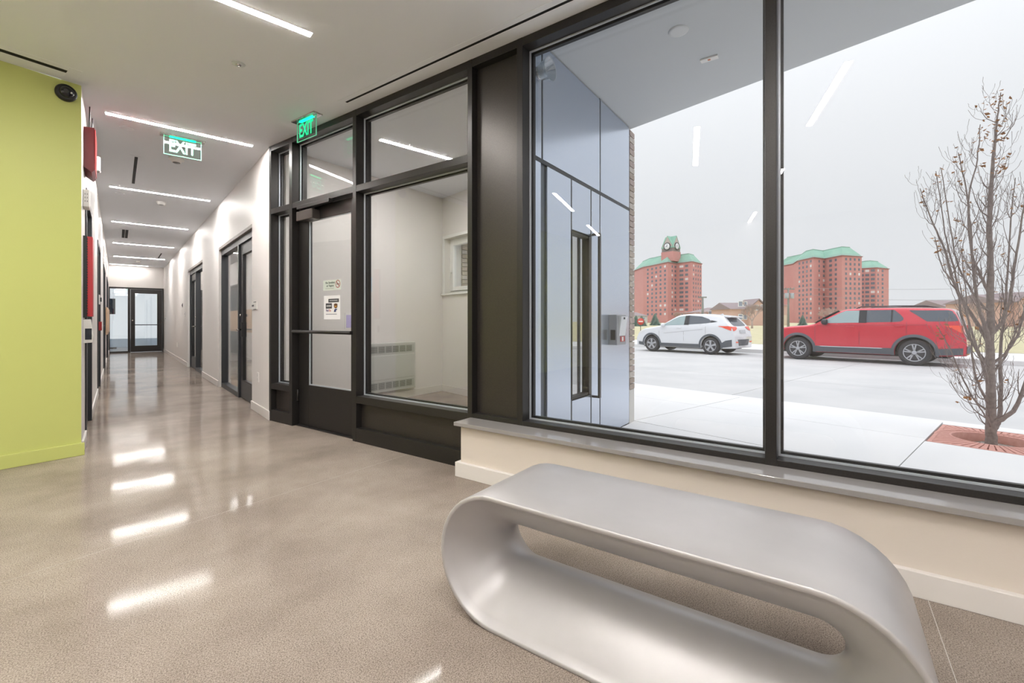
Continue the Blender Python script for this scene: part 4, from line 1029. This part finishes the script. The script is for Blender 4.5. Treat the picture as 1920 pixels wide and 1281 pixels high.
LIMBS = [  # (points, r0, twigs)
    ([(1854, 648, 0), (1840, 615, -.03), (1818, 560, -.06), (1806, 470, -.08), (1798, 380, -.08), (1782, 300, -.08)], .020, 16),
    ([(1852, 640, 0), (1836, 600, .05), (1812, 545, .1), (1797, 470, .14), (1775, 410, .16), (1757, 350, .18)], .018, 16),
    ([(1852, 720, 0), (1830, 680, -.06), (1808, 640, -.1), (1790, 590, -.12), (1765, 545, -.16), (1730, 505, -.2), (1715, 456, -.22)], .012, 5),
    ([(1860, 805, 0), (1878, 785, .04), (1890, 745, .08), (1898, 660, .12), (1912, 560, .14), (1924, 430, .16), (1938, 330, .18)], .022, 16),
    ([(1860, 790, 0), (1884, 765, -.06), (1896, 720, -.1), (1908, 640, -.14), (1924, 540, -.16), (1948, 420, -.16)], .02, 16),
    ([(1858, 625, 0), (1874, 600, -.02), (1884, 545, -.05), (1890, 480, -.06), (1905, 390, -.06), (1918, 290, -.06)], .018, 16),
    ([(1856, 560, 0), (1846, 520, .04), (1835, 470, .08), (1834, 380, .1), (1850, 300, .1), (1856, 235, .1)], .013, 14),
    ([(1856, 470, 0), (1868, 440, .06), (1874, 380, .1), (1886, 300, .12), (1892, 215, .12)], .012, 12),
    ([(1858, 690, 0), (1852, 660, .1), (1842, 600, .2), (1840, 520, .26), (1826, 430, .3), (1808, 310, .3)], .014, 14),
    ([(1858, 680, 0), (1866, 655, -.1), (1872, 600, -.2), (1868, 500, -.26), (1874, 400, -.28)], .012, 14),
    ([(1856, 760, 0), (1838, 735, -.02), (1820, 700, -.04), (1810, 640, -.05), (1800, 560, -.06), (1790, 470, -.06)], .012, 14),
    ([(1857, 770, 0), (1845, 750, .1), (1832, 705, .16), (1815, 650, .2), (1795, 610, .22)], .009, 12),
    ([(1857, 800, 0), (1840, 780, -.05), (1822, 760, -.08), (1808, 742, -.1), (1796, 735, -.1)], .007, 8),
    ([(1858, 740, 0), (1876, 715, .1), (1892, 660, .18), (1900, 590, .22), (1905, 500, .24)], .012, 14),
    ([(1858, 700, 0), (1880, 670, 0), (1908, 615, .02), (1935, 555, .04)], .010, 12),
    ([(1856, 590, 0), (1830, 560, 0), (1800, 500, .02), (1788, 440, .02), (1772, 320, .04)], .010, 12)]
for pts, r0, tw_ in LIMBS: branch(mb2, [tp(*p) for p in pts], r0*1.2, .0035, rt, 0, n=5, twigs=int(tw_*.6), spread=.42)
M_BARK = mat('grey_brown_bark', (150, 138, 132), .9, noise=(30, (122, 110, 106), .3, .7), bump=(40, .5))
obj('trunk', mb, M_BARK, tree); obj('branches', mb2, M_BARK, tree)
for pts, r0, tw_ in LIMBS:
    e_ = tp(*pts[-1]); f_ = tp(*pts[-2])
    for k in range(6): LEAF.append((e_+(f_-e_)*rt.uniform(0, .7)+Vector((rt.uniform(-.02, .02), rt.uniform(-.02, .02), 0)), rt.random()))
for k in range(80):
    LEAF.append((tp(1866+rt.uniform(-16, 20), rt.uniform(185, 330), rt.uniform(-.06, .12)), rt.random()))
lv = MB()
for p, s in LEAF:
    a = rt.uniform(0, 6.28); t_ = rt.uniform(-.9, .3); L = .03+.025*s
    d = Vector((math.cos(a)*math.cos(t_), math.sin(a)*math.cos(t_), math.sin(t_))); n_ = d.cross(Vector((rt.uniform(-1, 1), rt.uniform(-1, 1), 1))).normalized()*L*.32
    c_ = d.cross(n_).normalized()*L*.12
    lv.add([p, p+d*L*.5+n_+c_, p+d*L, p+d*L*.5-n_+c_, p+d*L*.5-c_*.4], [(0, 1, 4), (1, 2, 4), (2, 3, 4), (3, 0, 4)])
tag(obj('leaves', lv, mat('dry_brown_leaf', (150, 104, 62), .8, noise=(9, (176, 130, 84), .35, .65)), tree), kind='stuff')

# grate
g = thing('tree_grate', 'rust red iron tree grate with radial slots around the tree', 'tree grate', loc=(TX, TY, slope(TX)))
hx0, hx1, hy0, hy1 = GX0+.012-TX, GX1-.012-TX, GY0+.012-TY, GY1-.012-TY
M_RUST = mat('rust_red_iron', (206, 152, 140), .75, noise=(25, (190, 134, 122), .3, .7))
def sl(x): return slope(TX+x)-slope(TX)
def edge_hit(c, s):
    ts = []
    if c > 1e-6: ts.append((hx1-.03)/c)
    if c < -1e-6: ts.append((hx0+.03)/c)
    if s > 1e-6: ts.append((hy1-.03)/s)
    if s < -1e-6: ts.append((hy0+.03)/s)
    return min(ts)
def plate_poly(name, poly):
    n = len(poly)
    a = sum(poly[i][0]*poly[(i+1)%n][1]-poly[(i+1)%n][0]*poly[i][1] for i in range(n))
    if a < 0: poly = poly[::-1]
    obj(name, MB().add([(x, y, sl(x)-.03) for x, y in poly]+[(x, y, sl(x)-.001) for x, y in poly], [tuple(range(n-1,-1,-1)), tuple(range(n,2*n))]+[(i,(i+1)%n,n+(i+1)%n,n+i) for i in range(n)]), M_RUST, g)
for x0_, x1_, y0_, y1_ in ((hx0, hx1, hy0, hy0+.035), (hx0, hx1, hy1-.035, hy1), (hx0, hx0+.035, hy0+.035, hy1-.035), (hx1-.035, hx1, hy0+.035, hy1-.035)):
    plate_poly('frame_bar', [(x0_, y0_), (x1_, y0_), (x1_, y1_), (x0_, y1_)])
NB = 64; RI = .285
for k in range(NB):
    a0 = 2*math.pi*(k+.12)/NB; a1 = 2*math.pi*(k+.88)/NB
    c0_, s0_, c1_, s1_ = math.cos(a0), math.sin(a0), math.cos(a1), math.sin(a1)
    e0, e1 = edge_hit(c0_, s0_), edge_hit(c1_, s1_)
    plate_poly('radial_bar', [(RI*c0_, RI*s0_), (e0*c0_, e0*s0_), (e1*c1_, e1*s1_), (RI*c1_, RI*s1_)])
rg = MB()
rg.lathe([(RI-.006, -.09), (RI-.006, .002), (RI+.016, .002), (RI+.016, -.035)], 48)
rg.f = rg.f[:-2]; rg.sm = rg.sm[:-2]
obj('inner_ring', rg, M_RUST, g)
rim2 = MB().lathe([(RI+.10, -.028), (RI+.10, -.0005), (RI+.125, -.0005), (RI+.125, -.028)], 48); rim2.f = rim2.f[:-2]; rim2.sm = rim2.sm[:-2]
obj('middle_ring', rim2, M_RUST, g)
so_ = MB(); N = 24
vs = [(0, 0, -.085)]; 
for i in range(N):
    for r_ in (.14, RI-.009): vs.append((r_*math.cos(2*math.pi*i/N), r_*math.sin(2*math.pi*i/N), -.085+rt.uniform(-.008, .012)))
fs = []
for i in range(N):
    j = (i+1) % N; fs += [(0, 1+2*i, 1+2*j), (1+2*i, 2+2*i, 2+2*j, 1+2*j)]
tag(obj('mulch', so_.add(vs, fs), mat('grey_mulch', (120, 110, 104), .95, noise=(60, (176, 168, 160), .42, .62), bump=(60, 1.0)), loc=(TX, TY, slope(TX))), 'grey bark mulch around the foot of the street tree', 'mulch', kind='stuff')
# ------------------------------------------------------------------ town beyond the street
CAMP = Vector((0, 0, H))
def far(px, t, z=-.3):
    """ground point at bearing px (in photograph pixels) and distance t along the view axis"""
    p = CAMP + FW*t + RT*((px-960)/850*t); return Vector((p.x, p.y, z))
def hz(py, t): return H + (602-py)/850*t
M_TBR = mat('red_tower_brick', (208, 150, 146), .9, noise=(.15, (200, 142, 138), .3, .7))
M_COP = mat('green_copper_roof', (150, 190, 172), .7, noise=(.2, (132, 176, 158), .3, .7))
M_COPD = mat('green_copper_band', (140, 176, 162), .7)
M_TWIN = mat('tower_window_glass', (110, 116, 130), .25)
M_TWIN2 = mat('tower_window_blind', (226, 226, 230), .5)
M_TSILL = mat('tower_window_frame', (170, 150, 148), .8)
rw_ = random.Random(5)
win_cache = {}
def win_mesh(w_, h_, blind):
    k = (round(w_, 2), round(h_, 2), blind)
    if k not in win_cache:
        me = B(-w_/2, w_/2, -.12, .25, -h_/2, h_/2).mesh('window'); me.materials.append(M_TWIN2 if blind else M_TWIN); win_cache[k] = me
    return win_cache[k]
def inset_poly(poly, d):
    n = len(poly); out = []
    for i in range(n):
        p0, p1, p2 = Vector(poly[i-1]), Vector(poly[i]), Vector(poly[(i+1) % n])
        a = (p1-p0).normalized(); b = (p2-p1).normalized(); na = Vector((-a.y, a.x)); nb = Vector((-b.y, b.x))
        m_ = na+nb
        if m_.length < .2: m_ = na
        m_.normalize(); k = d/max(.35, m_.dot(na)); q = p1+m_*k; out.append((q.x, q.y))
    return out
def tower(name, label, pts, dref, yref, back, rows, row0, dz, cols, rfh, overlap=.9, lower=None):
    """pts: (bearing px, wall-top py) along the visible front, left to right"""
    zt = hz(yref, dref); front = []
    for px, py in pts:
        t = dref*(602-yref)/(602-py); p = far(px, t); front.append((p.x, p.y))
    # plan: the front, then a straight back
    dv = FW*back
    poly = front + [(front[-1][0]+dv.x, front[-1][1]+dv.y), (front[0][0]+dv.x, front[0][1]+dv.y)]
    a = sum(poly[i][0]*poly[(i+1)%len(poly)][1]-poly[(i+1)%len(poly)][0]*poly[i][1] for i in range(len(poly)))
    c = far((pts[0][0]+pts[-1][0])/2, dref+back/2)
    root = thing(name, label, 'building', loc=(c.x, c.y, -.3))
    loc = [(x-c.x, y-c.y) for x, y in poly]
    obj('walls', MB().prism(loc, 0, zt+.3), M_TBR, root)
    ccw = loc if a > 0 else loc[::-1]
    n = len(ccw)
    lo = inset_poly(ccw, -.5); l1 = inset_poly(ccw, -.2); l2 = inset_poly(ccw, 1.0); l3 = inset_poly(ccw, 4.6)
    z0 = zt+.3
    def loft(A, za, Bq, zb_): return ([(x, y, za) for x, y in A]+[(x, y, zb_) for x, y in Bq], [tuple(range(n-1,-1,-1)), tuple(range(n, 2*n))]+[(i,(i+1)%n,n+(i+1)%n,n+i) for i in range(n)])
    obj('roof_band', MB().add(*loft(l1, z0-.3, l2, z0+rfh*.24)), M_COPD, root)
    rf = obj('roof', MB().add(*loft(l2, z0+rfh*.24, l3, z0+rfh)), M_COP, root)
    obj('parapet', MB().add(*loft(lo, z0-.55, lo, z0-.15)), mat('tower_parapet', (150, 110, 110), .8), root)
    obj('roof_cap', MB().prism(l3, z0+rfh-.1, z0+rfh+.5), M_COPD, rf)
    for i, cl_ in enumerate(cols):
        if not cl_: continue
        A = Vector(front[i]); Bv = Vector(front[i+1]); d = (Bv-A); L = d.length; d.normalize(); ang = math.atan2(d.y, d.x)
        for f, w_ in cl_:
            for r_ in range(rows):
                z = row0-r_*dz
                if z < 1.5: continue
                p = A+d*(f*L)
                o = obj('window', win_mesh(w_, 1.5, rw_.random() < .1), None, root, loc=(p.x-c.x, p.y-c.y, z+.3), rot=ang)
    return root, zt, c
W4 = [(.12, 1.7), (.37, 1.7), (.62, 1.7), (.87, 1.7)]
t1, zt1, c1_ = tower('apartment_tower', 'red brick tower with green copper roof and clock turret', [(1206.3, 500.2), (1218, 498.2), (1252, 490.9), (1268.4, 493.4), (1297.6, 489.7), (1315.7, 494.1)], 300, 489.7, 26,
    12, hz(497, 300)-.2, 2.92, [[(.72, 1.6)], [(.15, 2.0), (.38, 2.0), (.62, 2.0), (.86, 2.0)], [(.5, 1.3), (.86, 1.9)], [(.33, 3.0), (.66, 2.2)], [(.14, 1.3), (.38, 1.3), (.62, 1.3), (.86, 1.3)], []], 5.8)
tw2, zt2, c2_ = tower('apartment_tower', 'wide red brick tower with green copper roof beside lower wing', [(1488.2, 493.8), (1495.6, 488.6), (1525.3, 481.9), (1546, 484.4), (1578.7, 478.2), (1615.8, 480.4)], 268, 478.2, 26,
    13, hz(485.5, 268), 2.9, [[], [(.12, 1.5), (.36, 1.5), (.6, 1.5), (.84, 1.5)], [(.5, 1.2), (.93, 2.0)], [(.36, 2.2), (.66, 1.5)], [(.2, 1.3), (.42, 1.3), (.64, 1.3), (.86, 1.3)], []], 5.6)
tw3, zt3, c3_ = tower('apartment_wing', 'lower red brick wing with green copper roof beside the wide tower', [(1614, 503.0), (1643, 501.2), (1666.3, 503.4)], 290, 501.2, 24,
    10, hz(507, 290), 2.75, [[(.14, 1.0), (.42, 2.0), (.78, 2.0)], [(.14, 1.3), (.5, 1.8)], []], 4.6)
# clock turret (part of the first tower)
tc_ = far(1258, 312)
lt = Vector((tc_.x-c1_.x, tc_.y-c1_.y, 0))
zb0 = zt1+.3+5.0; s_ = 4.6; an = YAW*-1 + R(38)
def rq(x, y): return (lt.x+x*math.cos(an)-y*math.sin(an), lt.y+x*math.sin(an)+y*math.cos(an))
sq = [rq(-s_, -s_), rq(s_, -s_), rq(s_, s_), rq(-s_, s_)]
tu = obj('turret', MB().prism(sq, zb0-4, zb0+2.6), M_TBR, t1)
M_TST = mat('turret_stone', (196, 184, 180), .85)
zt_ = zb0+2.6; hg = 10.4; sg_ = s_*.94
for k in range(2):                                # two crossing steep gables
    rot_ = an+k*math.pi/2
    rfp = [(-sg_-.3, 3.0), (0, hg+.5), (sg_+.3, 3.0), (sg_+.3, 2.4), (0, hg-.1), (-sg_-.3, 2.4)]
    obj('gable_stage', MB().profile([(-sg_, 0), (sg_, 0), (sg_, 2.6), (0, hg), (-sg_, 2.6)], -sg_, sg_), M_TST, tu, loc=(lt.x, lt.y, zt_), rot=rot_)
    obj('gable_roof', MB().profile(rfp[:3]+rfp[3:], -sg_-.1, sg_+.1), M_COP, tu, loc=(lt.x, lt.y, zt_), rot=rot_)
for (fx, fy, ra_) in ((0, -1, 0), (1, 0, R(90)), (-1, 0, R(-90))):
    cx, cy = rq(fx*s_*.97, fy*s_*.97)
    ck = obj('clock_face', MB().lathe([(0, -.3), (2.1, -.3), (2.1, .05)], 28, (0, 0, 0), 'y'), mat('clock_white', (236, 236, 238), .6), tu, loc=(cx, cy, zt_+3.6), rot=an+ra_)
    rr_ = MB().lathe([(2.1, .05), (2.1, -.32), (2.6, -.32), (2.6, .05)], 28, (0, 0, 0), 'y'); rr_.f = rr_.f[:-2]; rr_.sm = rr_.sm[:-2]
    ck2 = obj('clock_ring', rr_, mat('clock_dark', (60, 66, 70), .6), tu, loc=(cx, cy, zt_+3.6), rot=an+ra_)
    obj('clock_hands', MB().box(-.12, .12, -.42, -.3, -.2, 1.5).box(-.9, .1, -.42, -.3, -.12, .12), mat('clock_dark', (60, 66, 70), .6), tu, loc=(cx, cy, zt_+3.6), rot=an+ra_)

# low brick houses
M_HBR = mat('orange_house_brick', (218, 184, 170), .9, noise=(.4, (208, 172, 158), .3, .7))
M_HBR2 = mat('dull_red_house_brick', (198, 156, 148), .9, noise=(.4, (188, 146, 138), .3, .7))
M_HRF = mat('grey_brown_house_roof', (150, 136, 138), .9)
M_HWN = mat('house_window', (150, 160, 176), .25)
M_CREAM = mat('cream_render', (222, 208, 184), .8)
def house(label, px0, px1, t, wall_py, ridge_py, depth=12, m=M_HBR, gable=None, wins=(), cream=None, shape='hip', yaw=0.0):
    A = far(px0, t); Bv = far(px1, t)
    c = (A+Bv)/2; L = (Bv-A).length
    rot = math.atan2((Bv-A).y, (Bv-A).x)+yaw
    root = thing('brick_house', label, 'building', loc=(c.x, c.y, -.3), rot=rot)
    hw2 = L/2; zw = hz(wall_py, t)+.3; zr = hz(ridge_py, t)+.3
    obj('walls', B(-hw2, hw2, 0, depth, 0, zw), m, root)
    e_ = .5
    if shape == 'hip': xr0, xr1 = -hw2+depth*.32, hw2-depth*.32
    else: xr0, xr1 = -hw2-e_, hw2+e_
    if xr0 > xr1: xr0 = xr1 = 0
    V = [(-hw2-e_, -e_, zw-.1), (hw2+e_, -e_, zw-.1), (hw2+e_, depth+e_, zw-.1), (-hw2-e_, depth+e_, zw-.1), (xr0, depth/2, zr), (xr1, depth/2, zr)]
    obj('roof', MB().add(V, [(0, 1, 5, 4), (1, 2, 5), (2, 3, 4, 5), (3, 0, 4), (3, 2, 1, 0)]), M_HRF, root)
    if gable:
        g0, g1, gz = gable; gx0, gx1 = -hw2+g0*L, -hw2+g1*L; gm = (gx0+gx1)/2; z_ = hz(gz, t)+.3
        obj('gable', MB().profile([(gx0, 0), (gx1, 0), (gx1, zw), (gm, z_), (gx0, zw)], -1.2, depth*.5), m, root)
        mbg = MB()
        for sx in (gx0-.5, gx1+.5):
            d_ = (z_-zw)/(gm-sx) if gm != sx else 0
            mbg.add([(sx, -1.6, zw-.2), (gm, -1.6, z_+.15), (gm, depth*.5, z_+.15), (sx, depth*.5, zw-.2), (sx, -1.6, zw+.1), (gm, -1.6, z_+.45), (gm, depth*.5, z_+.45), (sx, depth*.5, zw+.1)], [(0,1,2,3),(7,6,5,4),(0,4,5,1),(1,5,6,2),(2,6,7,3),(3,7,4,0)])
        obj('gable_roof', mbg, M_HRF, root)
    for wx, wz, ww, wh_ in wins:
        ww *= .75; wh_ *= .75; x = -hw2+wx*L; y = -1.2 if (gable and gable[0] < wx < gable[1]) else 0
        wn = obj('window', B(x-ww/2, x+ww/2, y-.12, y+.1, wz, wz+wh_), M_HWN, root)
        obj('window_frame', MB().ring_frame(x-ww/2-.1, x+ww/2+.1, wz-.1, wz+wh_+.1, .14, y-.18, y-.05), mat('white_window_frame', (236, 236, 234), .3), wn)
    if cream: obj('cream_band', B(-hw2+cream[0]*L, -hw2+cream[1]*L, -.25, .2, 0, cream[2]), M_CREAM, root)
    return root
house('orange brick house with pointed gable behind the white car', 1372, 1452, 118, 579, 566, m=M_HBR, gable=(.36, .78, 563.5), shape='gable', wins=[(.2, 5.2, 1.3, 1.7), (.31, 5.2, 1.1, 1.5), (.2, 1.8, 1.3, 1.7), (.31, 1.8, 1.1, 1.5), (.52, 4.2, 1.2, 1.6), (.66, 4.4, 1.2, 1.5)], cream=(.9, 1.0, 4.4))
house('long low brick house with flat ridge beyond the white car', 1318, 1385, 150, 585, 576, m=M_HBR2, depth=14, wins=[(.2, 3.5, 1.4, 1.6), (.4, 3.5, 1.4, 1.6), (.6, 3.5, 1.4, 1.6), (.8, 3.5, 1.4, 1.6)])
house('orange brick house with cream ground floor by the utility pole', 1436, 1476, 125, 572, 566, m=M_HBR, depth=12, wins=[(.35, 4.5, 1.2, 1.5), (.7, 4.5, 1.2, 1.5)], cream=(0.0, .95, 3.0))
house('grey house roof seen left of the clock tower', 1150, 1214, 210, 592, 585, m=mat('pale_house_wall', (200, 196, 194), .9), depth=12, wins=[(.9, 2.0, 1.2, 1.5)])
house('low brick house with grey roof behind the red car', 1735, 1822, 130, 583, 572, m=M_HBR, depth=13, gable=(.35, .6, 570), shape='gable', wins=[(.2, 1.5, 1.3, 1.6), (.8, 1.5, 1.3, 1.6)])
house('long brick house behind the street tree', 1785, 1866, 112, 578, 561, m=M_HBR2, depth=13, gable=(.5, .72, 569), shape='gable', wins=[(.2, 1.6, 1.3, 1.6), (.35, 1.6, 1.3, 1.6), (.61, 2.0, 1.5, 1.8), (.85, 1.6, 1.3, 1.6)])
house('tall brick house right of the street tree', 1888, 1990, 92, 566, 549, m=M_HBR, depth=13, gable=(.1, .35, 552), shape='gable', wins=[(.22, 3.0, 1.4, 2.2), (.5, 3.0, 1.4, 1.8), (.75, 3.0, 1.4, 1.8)])

# trees beyond the street
def bare_tree(px, t, py_top, spread, seed, label, group=None, colr=(186, 168, 162)):
    p = far(px, t, -.25); hgt = hz(py_top, t)+.25; r_ = random.Random(seed); rmin = t*.00026
    root = thing('bare_tree', label, 'tree', loc=p, group=group)
    m_ = mat('distant_bark_%d' % colr[0], colr, .95)
    tr_ = MB(); br = MB()
    tr_.tube([(0, 0, 0), (.05, 0, hgt*.2), (0, .05, hgt*.4)], [.17, .14, .1], 7)
    def grow(q, d, L, rad, dep):
        n_ = q+d*L
        md = (q+n_)/2+Vector((r_.uniform(-.1, .1), r_.uniform(-.1, .1), 0))*L
        br.tube([q, md, n_], [max(rad, rmin), max(rad*.8, rmin), max(rad*.6, rmin)], 4 if dep < 2 else 3, cap=False)
        if dep >= 5: return
        for k in range(3 if dep < 4 else 2):
            a = r_.uniform(0, 6.28); s = Vector((math.cos(a), math.sin(a), r_.uniform(-.1, .6)))
            nd = (d+s*r_.uniform(.5, .95)*spread).normalized()
            grow(q+(n_-q)*r_.uniform(.55, 1), nd, L*r_.uniform(.62, .82), rad*.6, dep+1)
    for k in range(4):
        a = k*1.57+r_.uniform(-.4, .4)
        grow(Vector((0, 0, hgt*.25+.02*k*hgt)), Vector((math.cos(a)*.7*spread, math.sin(a)*.7*spread, 1)).normalized(), hgt*.27, .09, 0)
    obj('trunk', tr_, m_, root); obj('branches', br, m_, root)
bare_tree(1410, 72, 566, 1.0, 21, 'bare spreading tree before the gabled orange house')
bare_tree(1556, 95, 573, 1.15, 22, 'bare bushy tree before the wide brick tower', colr=(200, 172, 164))
bare_tree(1592, 110, 576, 1.2, 23, 'bare bushy tree above the roof of the red car', colr=(200, 172, 164))
bare_tree(1640, 150, 574, 1.2, 24, 'bare reddish tree before the lower brick wing', colr=(200, 172, 164))
bare_tree(1692, 100, 577, 1.0, 25, 'small bare tree right of the lower brick wing')
bare_tree(1312, 110, 581, 1.2, 26, 'bare reddish tree above the roof of the white car', colr=(200, 172, 164))
bare_tree(1275, 170, 580, 1.2, 27, 'bare reddish tree at the foot of the clock tower', colr=(200, 172, 164))
bare_tree(1830, 70, 563, 1.1, 28, 'bare tree behind the trunk of the street tree')
def conifer(px, t, py_top, wd, label):
    p = far(px, t, -.25); h_ = hz(py_top, t)+.25; r_ = random.Random(int(px))
    root = thing('spruce_tree', label, 'tree', loc=p)
    obj('trunk', MB().tube([(0, 0, 0), (0, 0, h_*.3)], [.2, .12], 7), mat('spruce_bark', (84, 72, 66), .9), root)
    mb = MB(); NL = 11
    for k in range(NL):
        f = k/NL; z = h_*(.06+.9*f); r0 = wd*(1-f)**.85+.12; N = 14; vs = [(0, 0, z+h_*.16*(1.1-f*.4))]
        for i in range(N):
            a = 2*math.pi*i/N+k; rr = r0*(1 if i % 2 else .62)*r_.uniform(.85, 1.1); vs.append((rr*math.cos(a), rr*math.sin(a), z-.18*rr))
        vs.append((0, 0, z))
        mb.add(vs, [(0, 1+i, 1+(i+1) % N) for i in range(N)]+[(N+1, 1+(i+1) % N, 1+i) for i in range(N)])
    obj('foliage', mb, mat('blue_green_needles', (88, 112, 104), .95, noise=(1.5, (112, 134, 124), .3, .7)), root)
conifer(1228, 120, 587.5, 1.9, 'blue green spruce standing before the clock tower')
conifer(1203, 105, 591.5, 1.7, 'smaller spruce beside the round red road sign'); conifer(1192.5, 100, 591, 1.4, 'spruce half hidden behind the brick corner')
conifer(1505, 120, 590, 1.5, 'spruce before the wide brick tower')

# poles and signs
def pole(px, t, py_top, label, arms):
    p = far(px, t, -.25); h_ = hz(py_top, t)+.25
    root = thing('utility_pole', label, 'pole', loc=p, rot=-YAW)
    m_ = mat('weathered_pole', (138, 140, 136), .9)
    obj('post', MB().tube([(0, 0, 0), (0, 0, h_)], [.2, .13], 8), m_, root)
    for f, w_ in arms: obj('crossarm', B(-w_, w_, -.1, .1, h_*f-.08, h_*f+.08), m_, root)
    return root, h_
pr, ph = pole(1478, 75, 540, 'tall grey utility pole with two crossarms and transformers', [(.97, 1.0), (.86, .95)])
for x in (-.75, .75):
    obj('transformer', MB().lathe([(.28, ph*.74), (.3, ph*.76), (.3, ph*.86), (.24, ph*.87)], 14, (x*.6, -.3, 0)), mat('transformer_grey', (170, 176, 180), .6), pr)
for x in (-.9, -.4, .4, .9): obj('insulator', MB().tube([(x, 0, ph*.97), (x, 0, ph*.97+.3)], .06, 6), mat('weathered_pole', (138, 140, 136), .9), pr)
pole(1317.5, 60, 557, 'slim street lamp post beside the clock tower', [(.99, .5)])
p = far(1201, 45, -.1)
t = thing('road_sign', 'round red no-entry road sign beside the small spruce', 'road sign', loc=p, rot=-YAW)
hs = hz(603, 45)+.1
obj('post', MB().tube([(0, 0, 0), (0, 0, hs+.1)], .03, 8), M_STEEL, t)
sgn = obj('sign_disc', MB().lathe([(0, -.05), (.34, -.05), (.34, -.03)], 28, (0, 0, hs), 'y'), mat('road_sign_red', (206, 72, 66), .5), t)
obj('sign_bar', B(-.22, .22, -.056, -.05, hs-.06, hs+.06), M_WHITE, sgn)
# the next pole along the road, and the overhead wires strung between the two
p2, ph2 = pole(2050, 62, 533, 'utility pole past the tall brick house carrying the far wire ends', [(.97, 1.0), (.86, .95)])
for x in (-.9, .9): obj('insulator', MB().tube([(x, 0, ph2*.97), (x, 0, ph2*.97+.3)], .06, 6), mat('weathered_pole', (138, 140, 136), .9), p2)
A0, B0 = far(1478, 75, -.25), far(2050, 62, -.25)
for k, (za, zb_, xb, sag) in enumerate(((ph*.97+.28, ph2*.97+.28, -.9, .55), (ph*.86+.07, ph2*.86+.07, -.9, 1.25))):
    a = A0+RT*.9+Vector((0, 0, za)); b = B0+RT*xb+Vector((0, 0, zb_)); pts = []
    for i in range(17):
        f = i/16; q_ = a.lerp(b, f); q_.z -= sag*4*f*(1-f); pts.append(q_)
    tag(obj('overhead_wire', MB().tube(pts, .022, 5), mat('wire_grey', (150, 152, 158), .6)), ['upper overhead wire strung taut from the utility pole insulators', 'lower overhead wire sagging from the utility pole crossarm'][k], 'wire')
